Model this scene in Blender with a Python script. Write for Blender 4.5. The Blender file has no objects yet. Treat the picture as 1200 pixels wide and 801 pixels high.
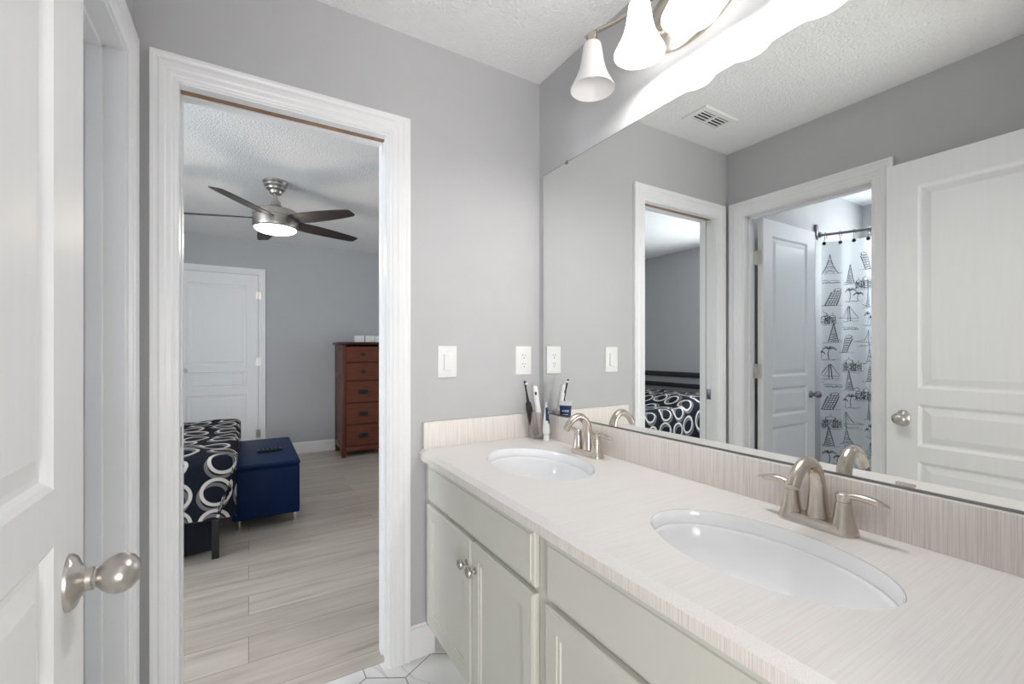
import bpy, bmesh, math, random
from mathutils import Vector, Matrix
random.seed(7)
SC = bpy.context.scene
COL = SC.collection
PI = math.pi

# ---------------------------------------------------------------- camera
YAW = 0.54
cd = bpy.data.cameras.new('camera'); cam = bpy.data.objects.new('camera', cd); COL.objects.link(cam)
cd.sensor_width = 36.0; cd.sensor_fit = 'HORIZONTAL'
cd.lens = 514.89 / 1200 * 36.0
cd.shift_y = 9.84 / 1200
cd.clip_start = 0.02
cam.location = (0, 0, 1.2084); cam.rotation_euler = (PI / 2, 0, -YAW)
SC.camera = cam

# ---------------------------------------------------------------- view, world, daylight, fill
SC.view_settings.view_transform = 'Standard'; SC.view_settings.look = 'None'
SC.view_settings.gamma = 1; SC.view_settings.use_curve_mapping = False
SC.view_settings.exposure = 0.2
SC.cycles.diffuse_bounces = 6; SC.cycles.glossy_bounces = 6; SC.cycles.max_bounces = 14
SC.cycles.sample_clamp_indirect = 6
W = bpy.data.worlds.new('world'); SC.world = W; W.use_nodes = True
W.node_tree.nodes['Background'].inputs[0].default_value = (0.75, 0.85, 1.0, 1)
W.node_tree.nodes['Background'].inputs[1].default_value = 0.6

def area(name, loc, rot, sx, sy, power, col):
    l = bpy.data.lights.new(name, 'AREA'); l.shape = 'RECTANGLE'; l.size = sx; l.size_y = sy
    l.energy = power; l.color = col
    o = bpy.data.objects.new(name, l); o.location = loc; o.rotation_euler = rot; COL.objects.link(o); return o
P_BED, P_BED2, P_WC, P_HALL, P_BULB, P_FAN, SHADE_E = 60, 10, 28, 38, 6.0, 5.2, 2.8
# daylight through the bedroom window (left wall) and the tub-room window; added fill from the entry side
area('bedroom_window_daylight', (-2.34, 2.42, 1.45), (0, -PI / 2, 0), 1.15, 0.95, P_BED, (0.88, 0.945, 1.0))
area('bedroom_side_window_daylight', (2.70, 3.6, 1.45), (0, PI / 2, 0), 1.15, 1.4, P_BED2, (0.88, 0.945, 1.0))
area('tub_window_daylight', (-2.24, 0.95, 1.98), (0, -PI / 2, 0), 0.6, 0.9, P_WC, (0.88, 0.945, 1.0))
area('entry_fill_light', (-0.18, -1.25, 0.95), (PI / 2 + 0.66, 0, -0.2), 0.9, 1.0, P_HALL, (1.0, 0.99, 0.98))  # added fill light aimed up at the ceiling

# ---------------------------------------------------------------- materials
def nt(name):
    m = bpy.data.materials.new(name); m.use_nodes = True
    t = m.node_tree; return m, t, t.nodes['Principled BSDF']
def ramp(t, stops, interp='LINEAR'):
    r = t.nodes.new('ShaderNodeValToRGB'); r.color_ramp.interpolation = interp
    e = r.color_ramp.elements
    while len(e) < len(stops): e.new(0.5)
    for k, (p, c) in enumerate(stops):
        e[k].position = p; e[k].color = (*c, 1) if len(c) == 3 else c
    return r
def mat(name, col, rough=0.5, metal=0.0, noise=0.0, nscale=8, bump=0.0, bscale=60, stretch=None, spec=0.5, trans=0, coat=0, bdist=0.004):
    m, t, b = nt(name)
    b.inputs['Base Color'].default_value = (*col, 1); b.inputs['Roughness'].default_value = rough
    b.inputs['Metallic'].default_value = metal; b.inputs['Specular IOR Level'].default_value = spec
    b.inputs['Transmission Weight'].default_value = trans; b.inputs['Coat Weight'].default_value = coat
    tc = t.nodes.new('ShaderNodeTexCoord'); mp = t.nodes.new('ShaderNodeMapping'); t.links.new(tc.outputs['Object'], mp.inputs[0])
    if stretch: mp.inputs['Scale'].default_value = stretch
    n = t.nodes.new('ShaderNodeTexNoise'); n.inputs['Scale'].default_value = nscale; n.inputs['Detail'].default_value = 3
    t.links.new(mp.outputs[0], n.inputs['Vector'])
    k = max(noise, 0.012)
    r = ramp(t, [(0.3, tuple(c * (1 - k) for c in col)), (0.7, tuple(min(1, c * (1 + k)) for c in col))])
    t.links.new(n.outputs['Fac'], r.inputs[0]); t.links.new(r.outputs[0], b.inputs['Base Color'])
    if bump:
        n2 = t.nodes.new('ShaderNodeTexNoise'); n2.inputs['Scale'].default_value = bscale; n2.inputs['Detail'].default_value = 2
        t.links.new(mp.outputs[0], n2.inputs['Vector'])
        bp = t.nodes.new('ShaderNodeBump'); bp.inputs['Strength'].default_value = bump; bp.inputs['Distance'].default_value = bdist
        t.links.new(n2.outputs['Fac'], bp.inputs['Height']); t.links.new(bp.outputs[0], b.inputs['Normal'])
    return m

M_WALL = mat('wall paint', (0.515, 0.515, 0.521), 0.7, bump=0.25, bscale=140, bdist=0.002)
M_BEDWALL = mat('wall paint dimmed for bedroom', (0.475, 0.483, 0.492), 0.75, bump=0.25, bscale=140, bdist=0.002)  # same paint as the bathroom, with the bedroom's dimmer light in its colour
M_CEIL = mat('ceiling texture', (0.88, 0.88, 0.88), 0.9, bump=0.75, bscale=95, bdist=0.009)
M_TRIM = mat('white trim paint', (0.87, 0.87, 0.875), 0.32)
M_DOOR = mat('white door paint', (0.88, 0.88, 0.885), 0.38, bump=0.12, bscale=30, stretch=(10, 10, 0.6), bdist=0.001)
M_CAB = mat('cream cabinet paint', (0.66, 0.65, 0.585), 0.35)
M_CABIN = mat('cabinet recess', (0.45, 0.43, 0.37), 0.6)
M_NICKEL = mat('brushed nickel', (0.62, 0.56, 0.49), 0.27, 1.0, noise=0.05, nscale=60)
M_HINGE = mat('satin hinge steel', (0.74, 0.72, 0.69), 0.38, 1.0)
M_STEEL = mat('satin steel', (0.52, 0.49, 0.455), 0.33, 1.0, noise=0.05, nscale=40)
M_DARKMET = mat('dark chrome', (0.25, 0.25, 0.26), 0.3, 1.0)
M_CHROME = mat('chrome', (0.8, 0.8, 0.8), 0.12, 1.0)
M_PORC = mat('white porcelain', (0.91, 0.915, 0.925), 0.16, coat=0.2)
M_PLASTIC = mat('white plastic', (0.84, 0.84, 0.83), 0.35)
M_BLACK = mat('black plastic', (0.012, 0.012, 0.014), 0.4)
M_SLOT = mat('dark slot', (0.03, 0.03, 0.03), 0.8)
M_VENTSLOT = mat('vent slot', (0.05, 0.05, 0.05), 0.8)
M_TRACK = mat('brown track wood', (0.30, 0.19, 0.12), 0.7, noise=0.3, nscale=20)
M_FRAMEBLK = mat('black bed wood', (0.018, 0.018, 0.022), 0.4, noise=0.2)
M_LEATHER = mat('navy leather', (0.003, 0.020, 0.078), 0.5, spec=0.15, noise=0.12, bump=0.2, bscale=180, bdist=0.001)
M_DARKNAVY = mat('dark matte navy', (0.012, 0.015, 0.026), 0.9, noise=0.3)
M_CLEAR = mat('clear plastic clip', (0.8, 0.8, 0.8), 0.1, trans=0.8)
def clear_mat():
    m, t, b = nt('clear tumbler')
    b.inputs['Base Color'].default_value = (0.8, 0.78, 0.77, 1); b.inputs['Roughness'].default_value = 0.08
    tr = t.nodes.new('ShaderNodeBsdfTransparent'); tr.inputs[0].default_value = (0.90, 0.88, 0.87, 1)
    mx = t.nodes.new('ShaderNodeMixShader'); lw = t.nodes.new('ShaderNodeLayerWeight'); lw.inputs[0].default_value = 0.3
    r = ramp(t, [(0, (0.10, 0.10, 0.10)), (1, (0.75, 0.75, 0.75))]); t.links.new(lw.outputs['Facing'], r.inputs[0]); t.links.new(r.outputs[0], mx.inputs[0])
    t.links.new(tr.outputs[0], mx.inputs[1]); t.links.new(b.outputs[0], mx.inputs[2]); t.links.new(mx.outputs[0], t.nodes['Material Output'].inputs[0])
    return m
M_GLASS = clear_mat()
M_NAVY = mat('navy print', (0.012, 0.03, 0.14), 0.4)
M_WINDOWPANE = mat('window pane', (0.9, 0.95, 1.0), 0.05, trans=1.0)

def wood_mat(name, base, dark, scl, rough=0.35):
    m, t, b = nt(name)
    tc = t.nodes.new('ShaderNodeTexCoord'); mp = t.nodes.new('ShaderNodeMapping'); mp.inputs['Scale'].default_value = scl
    t.links.new(tc.outputs['Object'], mp.inputs[0])
    n = t.nodes.new('ShaderNodeTexNoise'); n.inputs['Scale'].default_value = 6; n.inputs['Detail'].default_value = 5; n.inputs['Distortion'].default_value = 0.6
    t.links.new(mp.outputs[0], n.inputs['Vector'])
    r = ramp(t, [(0.25, dark), (0.75, base)]); t.links.new(n.outputs['Fac'], r.inputs[0]); t.links.new(r.outputs[0], b.inputs['Base Color'])
    b.inputs['Roughness'].default_value = rough
    return m
M_CHERRY = wood_mat('cherry wood', (0.17, 0.045, 0.018), (0.085, 0.021, 0.010), (1, 3, 12))
M_CHERRYV = wood_mat('cherry wood upright', (0.15, 0.040, 0.017), (0.075, 0.019, 0.010), (12, 12, 1))
M_CHERRYTOP = wood_mat('dark cherry top', (0.05, 0.014, 0.008), (0.025, 0.008, 0.006), (2, 10, 8))
M_BLADE = wood_mat('fan blade espresso', (0.030, 0.024, 0.022), (0.020, 0.016, 0.015), (8, 8, 8), 0.5)

def laminate(name, stretch, base=(0.86, 0.81, 0.765), line=(0.70, 0.65, 0.605)):
    m, t, b = nt(name)
    tc = t.nodes.new('ShaderNodeTexCoord'); mp = t.nodes.new('ShaderNodeMapping'); mp.inputs['Scale'].default_value = stretch
    t.links.new(tc.outputs['Object'], mp.inputs[0])
    n = t.nodes.new('ShaderNodeTexNoise'); n.inputs['Scale'].default_value = 1; n.inputs['Detail'].default_value = 4
    t.links.new(mp.outputs[0], n.inputs['Vector'])
    r = ramp(t, [(0.36, line), (0.56, base)]); t.links.new(n.outputs['Fac'], r.inputs[0]); t.links.new(r.outputs[0], b.inputs['Base Color'])
    b.inputs['Roughness'].default_value = 0.4
    return m
M_LAM = laminate('striated laminate', (6, 520, 520), (0.80, 0.775, 0.757), (0.75, 0.723, 0.702))
M_LAMV = laminate('striated laminate upright', (650, 650, 8))

def plank_mat():
    m, t, b = nt('grey oak vinyl planks')
    tc = t.nodes.new('ShaderNodeTexCoord')
    br = t.nodes.new('ShaderNodeTexBrick'); br.offset = 0.37; br.offset_frequency = 2; br.squash = 1
    br.inputs['Scale'].default_value = 1; br.inputs['Brick Width'].default_value = 1.22; br.inputs['Row Height'].default_value = 0.18
    br.inputs['Mortar Size'].default_value = 0.0012; br.inputs['Mortar Smooth'].default_value = 0.2; br.inputs['Bias'].default_value = 0
    br.inputs['Color1'].default_value = (0.0, 0.0, 0.0, 1); br.inputs['Color2'].default_value = (1, 1, 1, 1); br.inputs['Mortar'].default_value = (0.3, 0.3, 0.3, 1)
    t.links.new(tc.outputs['Object'], br.inputs['Vector'])
    add = t.nodes.new('ShaderNodeVectorMath'); add.operation = 'MULTIPLY_ADD'
    add.inputs[1].default_value = (3.7, 5.1, 2.3)
    t.links.new(br.outputs['Color'], add.inputs[0]); t.links.new(tc.outputs['Object'], add.inputs[2])
    mp = t.nodes.new('ShaderNodeMapping'); mp.inputs['Scale'].default_value = (1.3, 14, 1); t.links.new(add.outputs[0], mp.inputs[0])
    n = t.nodes.new('ShaderNodeTexNoise'); n.inputs['Scale'].default_value = 1.6; n.inputs['Detail'].default_value = 6; n.inputs['Distortion'].default_value = 0.5
    t.links.new(mp.outputs[0], n.inputs['Vector'])
    r = ramp(t, [(0.20, (0.30, 0.26, 0.215)), (0.40, (0.47, 0.42, 0.36)), (0.62, (0.545, 0.495, 0.435)), (0.85, (0.60, 0.555, 0.50))]); t.links.new(n.outputs['Fac'], r.inputs[0])
    r2 = ramp(t, [(0, (0.90, 0.895, 0.89)), (1, (1.05, 1.05, 1.05))]); t.links.new(br.outputs['Color'], r2.inputs[0])
    mx = t.nodes.new('ShaderNodeMixRGB'); mx.blend_type = 'MULTIPLY'; mx.inputs[0].default_value = 1
    t.links.new(r.outputs[0], mx.inputs[1]); t.links.new(r2.outputs[0], mx.inputs[2])
    mx2 = t.nodes.new('ShaderNodeMixRGB'); mx2.inputs[2].default_value = (0.17, 0.14, 0.11, 1)
    t.links.new(br.outputs['Fac'], mx2.inputs[0]); t.links.new(mx.outputs[0], mx2.inputs[1])
    t.links.new(mx2.outputs[0], b.inputs['Base Color']); b.inputs['Roughness'].default_value = 0.36
    return m
M_PLANK = plank_mat()

def marble_mat():
    m, t, b = nt('white marble tile')
    tc = t.nodes.new('ShaderNodeTexCoord')
    n = t.nodes.new('ShaderNodeTexNoise'); n.inputs['Scale'].default_value = 3; n.inputs['Detail'].default_value = 4; n.inputs['Distortion'].default_value = 0.8
    t.links.new(tc.outputs['Object'], n.inputs['Vector'])
    r = ramp(t, [(0.40, (0.80, 0.79, 0.77)), (0.485, (0.80, 0.79, 0.77)), (0.5, (0.60, 0.58, 0.55)), (0.515, (0.80, 0.79, 0.77)), (0.7, (0.77, 0.76, 0.745))])
    t.links.new(n.outputs['Fac'], r.inputs[0]); t.links.new(r.outputs[0], b.inputs['Base Color']); b.inputs['Roughness'].default_value = 0.3
    return m
M_MARBLE = marble_mat()
M_GROUT = mat('grey grout', (0.30, 0.29, 0.28), 0.9, noise=0.1)

def mirror_mat():
    m, t, b = nt('silvered mirror')
    b.inputs['Base Color'].default_value = (0.90, 0.915, 0.90, 1); b.inputs['Metallic'].default_value = 1; b.inputs['Roughness'].default_value = 0.0
    return m
M_MIRROR = mirror_mat()

def glow(name, col, e, base=(0.9, 0.9, 0.9)):
    m, t, b = nt(name)
    b.inputs['Base Color'].default_value = (*base, 1); b.inputs['Roughness'].default_value = 0.35
    b.inputs['Emission Color'].default_value = (*col, 1); b.inputs['Emission Strength'].default_value = e
    return m
M_SHADE_ON = glow('lit opal glass', (1.0, 0.985, 0.965), SHADE_E)
M_SHADE_OFF = mat('frosted opal glass', (0.93, 0.91, 0.90), 0.4)
M_BULB_ON = glow('lit bulb', (1.0, 0.97, 0.94), 3)
M_FANLIGHT = glow('lit fan bowl', (1.0, 0.93, 0.82), 5)

def ring_mat():
    m, t, b = nt('black ring comforter cloth')
    uv = t.nodes.new('ShaderNodeUVMap'); uv.uv_map = 'cloth'
    def rings(off, scale, rr, w, jitter):
        mp = t.nodes.new('ShaderNodeMapping'); mp.inputs['Location'].default_value = off; t.links.new(uv.outputs[0], mp.inputs[0])
        v = t.nodes.new('ShaderNodeTexVoronoi'); v.voronoi_dimensions = '2D'; v.inputs['Scale'].default_value = scale; v.inputs['Randomness'].default_value = jitter
        t.links.new(mp.outputs[0], v.inputs['Vector'])
        r = ramp(t, [(0, (0, 0, 0)), (rr - 0.012, (0, 0, 0)), (rr, (1, 1, 1)), (rr + w, (1, 1, 1)), (rr + w + 0.012, (0, 0, 0))])
        t.links.new(v.outputs['Distance'], r.inputs[0]); return r
    a = rings((0, 0, 0), 5.4, 0.33, 0.085, 0.35); g = rings((0.014, 0.026, 0), 5.4, 0.33, 0.09, 0.35)
    m1 = t.nodes.new('ShaderNodeMixRGB'); m1.inputs[1].default_value = (0.007, 0.010, 0.018, 1); m1.inputs[2].default_value = (0.15, 0.14, 0.14, 1)  # black cloth's base tinted blue to carry the window light's sheen
    t.links.new(g.outputs[0], m1.inputs[0])
    m2 = t.nodes.new('ShaderNodeMixRGB'); m2.inputs[2].default_value = (0.56, 0.53, 0.50, 1)
    t.links.new(a.outputs[0], m2.inputs[0]); t.links.new(m1.outputs[0], m2.inputs[1])
    t.links.new(m2.outputs[0], b.inputs['Base Color']); b.inputs['Roughness'].default_value = 0.85; b.inputs['Specular IOR Level'].default_value = 0.15
    return m
M_RINGS = ring_mat()

def curtain_mat():
    m, t, b = nt('white curtain cloth')
    b.inputs['Base Color'].default_value = (0.86, 0.88, 0.90, 1); b.inputs['Roughness'].default_value = 0.8
    tr = t.nodes.new('ShaderNodeBsdfTranslucent'); tr.inputs[0].default_value = (0.86, 0.9, 0.94, 1)
    mx = t.nodes.new('ShaderNodeMixShader'); mx.inputs[0].default_value = 0.35
    out = t.nodes['Material Output']
    t.links.new(b.outputs[0], mx.inputs[1]); t.links.new(tr.outputs[0], mx.inputs[2]); t.links.new(mx.outputs[0], out.inputs[0])
    return m
M_CURTAIN = curtain_mat()
M_INK = mat('charcoal print', (0.07, 0.075, 0.09), 0.8)

# ---------------------------------------------------------------- helpers
def absorb(bm, tmp):
    me = bpy.data.meshes.new('t'); tmp.to_mesh(me); tmp.free(); bm.from_mesh(me); bpy.data.meshes.remove(me)
def NB(): return bmesh.new()
def box(bm, x0, x1, y0, y1, z0, z1, bev=0.0, seg=2):
    t = NB(); bmesh.ops.create_cube(t, size=1)
    for v in t.verts:
        v.co = ((x0 + x1) / 2 + v.co.x * (x1 - x0), (y0 + y1) / 2 + v.co.y * (y1 - y0), (z0 + z1) / 2 + v.co.z * (z1 - z0))
    if bev: bmesh.ops.bevel(t, geom=t.edges[:], offset=bev, segments=seg, affect='EDGES', profile=0.5)
    absorb(bm, t); return bm
def rings_loft(bm, rings, cap0=True, cap1=True, closed=True):
    vs = [[bm.verts.new(p) for p in r] for r in rings]
    n = len(rings[0])
    for a, b in zip(vs, vs[1:]):
        for i in range(n if closed else n - 1):
            j = (i + 1) % n
            bm.faces.new((a[i], a[j], b[j], b[i]))
    if cap0: bm.faces.new(vs[0][::-1])
    if cap1: bm.faces.new(vs[-1])
    return bm
def basis(axis):
    a = Vector(axis).normalized()
    u = a.orthogonal().normalized() if abs(a.z) < 0.99 else Vector((1, 0, 0))
    if abs(a.z) < 0.99: u = Vector((0, 0, 1)).cross(a).normalized()
    return u, a.cross(u), a
def lathe(bm, prof, origin=(0, 0, 0), axis=(0, 0, 1), seg=32, su=1.0, sv=1.0, cap0=True, cap1=True):
    u, v, a = basis(axis); o = Vector(origin)
    R = [[o + u * (math.cos(2 * PI * i / seg) * r * su) + v * (math.sin(2 * PI * i / seg) * r * sv) + a * h for i in range(seg)] for r, h in prof]
    return rings_loft(bm, R, cap0, cap1)
def tube(bm, pts, rad, seg=14, flat=1.0, caps=True):
    P = [Vector(p) for p in pts]; n = len(P)
    rad = rad if isinstance(rad, (list, tuple)) else [rad] * n
    R = []; prev = None
    for i in range(n):
        d = (P[min(i + 1, n - 1)] - P[max(i - 1, 0)]).normalized()
        if prev is None:
            u = Vector((0, 0, 1)).cross(d)
            if u.length < 1e-3: u = Vector((0, 1, 0)).cross(d)
            u.normalize()
        else:
            u = (prev - d * prev.dot(d)).normalized()
        prev = u; w = d.cross(u)
        R.append([P[i] + u * math.cos(2 * PI * k / seg) * rad[i] + w * math.sin(2 * PI * k / seg) * rad[i] * flat for k in range(seg)])
    return rings_loft(bm, R, caps, caps)
def smoothpath(pts, n=8):
    P = [Vector(p) for p in pts]; out = []
    for i in range(len(P) - 1):
        a = P[max(i - 1, 0)]; b = P[i]; c = P[i + 1]; d = P[min(i + 2, len(P) - 1)]
        for k in range(n):
            t = k / n
            out.append(0.5 * ((2 * b) + (c - a) * t + (2 * a - 5 * b + 4 * c - d) * t * t + (3 * b - a - 3 * c + d) * t ** 3))
    out.append(P[-1]); return out
def interp(vals, n):
    out = []
    for a, b in zip(vals, vals[1:]):
        for k in range(n): out.append(a + (b - a) * k / n)
    out.append(vals[-1]); return out
def root_loc(p):
    while p.parent: p = p.parent
    return Vector(p.location)
def obj(name, bm, m, parent=None, smooth=True, angle=35, kind=None, label=None, recalc=True):
    bmesh.ops.remove_doubles(bm, verts=bm.verts, dist=1e-5)
    if recalc: bmesh.ops.recalc_face_normals(bm, faces=bm.faces)
    if parent: bmesh.ops.translate(bm, verts=bm.verts, vec=-root_loc(parent))
    lim = math.radians(angle)
    for f in bm.faces: f.smooth = smooth
    if smooth:
        for e in bm.edges:
            e.smooth = len(e.link_faces) == 2 and e.calc_face_angle(0) < lim
    me = bpy.data.meshes.new(name); bm.to_mesh(me); bm.free()
    for mm in (m if isinstance(m, list) else [m]): me.materials.append(mm)
    o = bpy.data.objects.new(name, me); COL.objects.link(o)
    if parent: o.parent = parent
    if kind: o['kind'] = kind
    if label: o['label'] = label
    return o
def tag(o, label, cat, group=None):
    o['label'] = label; o['category'] = cat
    if group: o['group'] = group
    return o
def thing(name, label, cat, loc=(0, 0, 0), group=None):
    o = bpy.data.objects.new(name, None); o.empty_display_size = 0.05; COL.objects.link(o); o.location = loc
    return tag(o, label, cat, group)
def struct(name, bm, m, parent=None, label=None, **k):
    return obj(name, bm, m, parent, kind='structure' if not parent else None, label=label, **k)
def copy_thing(o, loc, label, group=None):
    def cp(s, par):
        c = s.copy(); COL.objects.link(c)
        if par: c.parent = par
        for ch in s.children: cp(ch, c)
        return c
    r = cp(o, None); r.location = loc; r['label'] = label
    if group: r['group'] = group
    return r

def leaf(bm, O, U, N, Wd, H, T, panels, prof, both=True):
    """moulded door leaf: U = width direction, N = front normal; panels = (u0,u1,z0,z1)"""
    O, U, N = Vector(O), Vector(U), Vector(N); Z = Vector((0, 0, 1))
    P = lambda u, t, z: bm.verts.new(O + U * u + N * t + Z * z)
    us = sorted({0, Wd, *[p[0] for p in panels], *[p[1] for p in panels]}); zs = sorted({0, H, *[p[2] for p in panels], *[p[3] for p in panels]})
    for side in (0, 1):
        base = 0 if side == 0 else -T; sg = 1 if side == 0 else -1
        for u0, u1 in zip(us, us[1:]):
            for z0, z1 in zip(zs, zs[1:]):
                isP = any(p[0] <= u0 and u1 <= p[1] and p[2] <= z0 and z1 <= p[3] for p in panels)
                if isP and (side == 0 or both):
                    R = [[P(u0 + i, base + sg * d, z0 + i), P(u1 - i, base + sg * d, z0 + i), P(u1 - i, base + sg * d, z1 - i), P(u0 + i, base + sg * d, z1 - i)] for i, d in prof]
                    for a, b in zip(R, R[1:]):
                        for k in range(4): bm.faces.new((a[k], a[(k + 1) % 4], b[(k + 1) % 4], b[k]))
                    bm.faces.new(R[-1])
                else:
                    bm.faces.new((P(u0, base, z0), P(u1, base, z0), P(u1, base, z1), P(u0, base, z1)))
    for u0, u1 in zip(us, us[1:]):
        for z in (0, H): bm.faces.new((P(u0, 0, z), P(u1, 0, z), P(u1, -T, z), P(u0, -T, z)))
    for z0, z1 in zip(zs, zs[1:]):
        for u in (0, Wd): bm.faces.new((P(u, 0, z0), P(u, 0, z1), P(u, -T, z1), P(u, -T, z0)))
    return bm
DOORPROF = [(0, 0), (0.007, -0.004), (0.013, -0.009), (0.020, -0.009), (0.044, -0.0025), (0.048, -0.0025)]
def door3(bm, O, U, N, Wd, H, T):
    s = 0.109 if Wd > 0.7 else 0.100
    pz = [(0.225, 0.714), (0.779, 0.962), (1.030, 1.915)]
    return leaf(bm, O, U, N, Wd, H, T, [(s, Wd - s, a, b) for a, b in pz], DOORPROF)
def nested(bm, O, U, N, Wd, H, prof):
    O, U, N = Vector(O), Vector(U), Vector(N); Z = Vector((0, 0, 1))
    R = [[O + U * a + N * d + Z * z for a, z in ((i, i), (Wd - i, i), (Wd - i, H - i), (i, H - i))] for i, d in prof]
    return rings_loft(bm, R)
CASPROF = [(0, 0), (0, 0.008), (0.004, 0.010), (0.010, 0.010), (0.016, 0.013), (0.030, 0.014), (0.036, 0.017), (0.050, 0.018), (0.056, 0.0155), (0.062, 0.0155), (0.068, 0.018), (0.078, 0.018), (0.080, 0.016), (0.080, 0)]
def casing(bm, A, N, a0, a1, zt, fixed, w=1.0, z0=0.0, wl=None, wt=None):
    """door casing; A = axis along the wall, N = outward normal, fixed = point on the wall plane"""
    A, N, F = Vector(A), Vector(N), Vector(fixed); Z = Vector((0, 0, 1))
    wl = wl or w; wt = wt or w
    secs = []
    for fn in (lambda q: (a0 - q * wl / w, z0), lambda q: (a0 - q * wl / w, zt + q * wt / w), lambda q: (a1 + q, zt + q * wt / w), lambda q: (a1 + q, z0)):
        r = []
        for q, t in CASPROF:
            a, z = fn(q * w); r.append(F + A * a + N * t + Z * z)
        secs.append(r)
    return rings_loft(bm, secs, True, True, True)

# ---------------------------------------------------------------- dimensions
D, D2 = 1.6806, 1.795            # doorway wall, bathroom and bedroom face
XM, XMIR = 1.1561, 1.150         # vanity wall, mirror face
XL, XL2 = -0.2908, -0.406        # wall to the tub room
YF, YF2 = 0.062, -0.055          # entry wall
HC = 2.44
BX0, BX1, BY = -2.3, 2.64, 5.70  # bedroom
WX = -2.2                        # tub room far wall

# ---------------------------------------------------------------- structure
b = NB(); box(b, XL2, XM, YF2, 1.72, -0.05, -0.0015)
fl = struct('floor', b, M_GROUT, label='bathroom floor of white marble hexagon tiles with grey grout')
s = 0.1445; b = NB(); cx0, cy0 = 0.497, 1.595 + s
for j in range(-9, 3):
    for i in range(-9, 8):
        cx = cx0 + (i + (0.5 if j % 2 else 0)) * s * math.sqrt(3); cy = cy0 + j * 1.5 * s
        r = s - 0.0022
        vs = [bm_v for bm_v in [b.verts.new((cx + r * math.cos(PI / 2 + k * PI / 3), cy + r * math.sin(PI / 2 + k * PI / 3), 0)) for k in range(6)]]
        b.faces.new(vs)
for co, no in (((0, 1.718, 0), (0, 1, 0)), ((0, YF2, 0), (0, -1, 0)), ((XM, 0, 0), (1, 0, 0)), ((XL2, 0, 0), (-1, 0, 0))):
    bmesh.ops.bisect_plane(b, geom=b.verts[:] + b.edges[:] + b.faces[:], plane_co=co, plane_no=no, clear_outer=True)
struct('floor_tile', b, M_MARBLE, parent=fl)
b = NB(); box(b, BX0, BX1, 1.72, BY, -0.05, 0.0005)
struct('floor', b, M_PLANK, label='bedroom floor of grey oak planks')
b = NB(); box(b, WX, XL2, -0.2, D, -0.05, 0.0); struct('floor', b, M_MARBLE, label='tub room floor')
b = NB(); box(b, -1.3, 1.8, -2.0, YF2, -0.05, 0.0); struct('floor', b, M_PLANK, label='floor outside the entry door')

b = NB(); box(b, BX0 - 0.1, BX1 + 0.1, -2.1, BY + 0.1, HC, HC + 0.08)
struct('ceiling', b, M_CEIL, label='white textured ceiling')

# back wall with the pocket doorway: two skins left of the opening, solid elsewhere
OX0, OX1, OZ = -0.189, 0.457, 2.031
WT0, WT1 = D + 0.032, D2 - 0.032
bb = 0.006
b = NB()
box(b, BX0, OX0 - bb, D, WT0, 0, HC); box(b, OX0 - bb, OX1 + bb, D, WT0, OZ + bb, HC); box(b, OX1 + bb, XM + 0.1, D, WT0, 0, HC)
struct('wall_back', b, M_WALL, smooth=False, label='grey bathroom wall with the pocket doorway')
b = NB()
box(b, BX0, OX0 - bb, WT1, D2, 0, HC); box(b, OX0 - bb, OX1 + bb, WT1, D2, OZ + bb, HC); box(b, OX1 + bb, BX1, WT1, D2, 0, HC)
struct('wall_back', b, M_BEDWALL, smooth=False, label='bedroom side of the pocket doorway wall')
b = NB(); box(b, XM, XM + 0.1, YF2, D, 0, HC); struct('wall_right', b, M_WALL, label='grey vanity wall')
LY0, LY1, LZ = 0.925, 1.578, 2.031
b = NB()
box(b, XL2, XL, YF2, LY0 - 0.012, 0, HC); box(b, XL2, XL, LY0 - 0.012, LY1 + 0.012, LZ + 0.012, HC); box(b, XL2, XL, LY1 + 0.012, D, 0, HC)
struct('wall_left', b, M_WALL, smooth=False, label='grey wall with the tub room doorway')
b = NB(); box(b, -0.19, -0.1908 - 0.1, YF2, YF, 0, HC); box(b, 0.60, XM, YF2, YF, 0, HC); box(b, -0.19, 0.60, YF2, YF, 2.06, HC)
struct('wall_front', b, M_WALL, smooth=False, label='entry wall beside the vanity')
# tub room
b = NB()
box(b, WX - 0.1, WX, -0.2, 0.5, 0, HC); box(b, WX - 0.1, WX, 1.4, D, 0, HC); box(b, WX - 0.1, WX, 0.5, 1.4, 0, 1.65); box(b, WX - 0.1, WX, 0.5, 1.4, 2.3, HC)
struct('wall_tub', b, M_WALL, smooth=False, label='tub room far wall')
b = NB(); box(b, WX, XL2, -0.3, -0.2, 0, HC); struct('wall_tub', b, M_WALL, label='tub room near wall')
# bedroom shell
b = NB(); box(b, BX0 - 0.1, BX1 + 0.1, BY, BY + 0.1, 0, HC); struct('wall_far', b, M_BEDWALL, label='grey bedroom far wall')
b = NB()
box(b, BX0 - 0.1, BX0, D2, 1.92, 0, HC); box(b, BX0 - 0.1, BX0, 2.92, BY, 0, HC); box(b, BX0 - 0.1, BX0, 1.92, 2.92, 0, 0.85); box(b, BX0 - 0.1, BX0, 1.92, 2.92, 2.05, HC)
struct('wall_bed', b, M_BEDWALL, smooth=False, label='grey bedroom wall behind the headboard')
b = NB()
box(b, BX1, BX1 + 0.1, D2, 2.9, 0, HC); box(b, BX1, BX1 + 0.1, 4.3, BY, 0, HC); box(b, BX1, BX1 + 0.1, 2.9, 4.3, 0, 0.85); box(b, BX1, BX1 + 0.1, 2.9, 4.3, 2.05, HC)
struct('wall_side', b, M_BEDWALL, smooth=False, label='bedroom wall opposite the bed')
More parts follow.
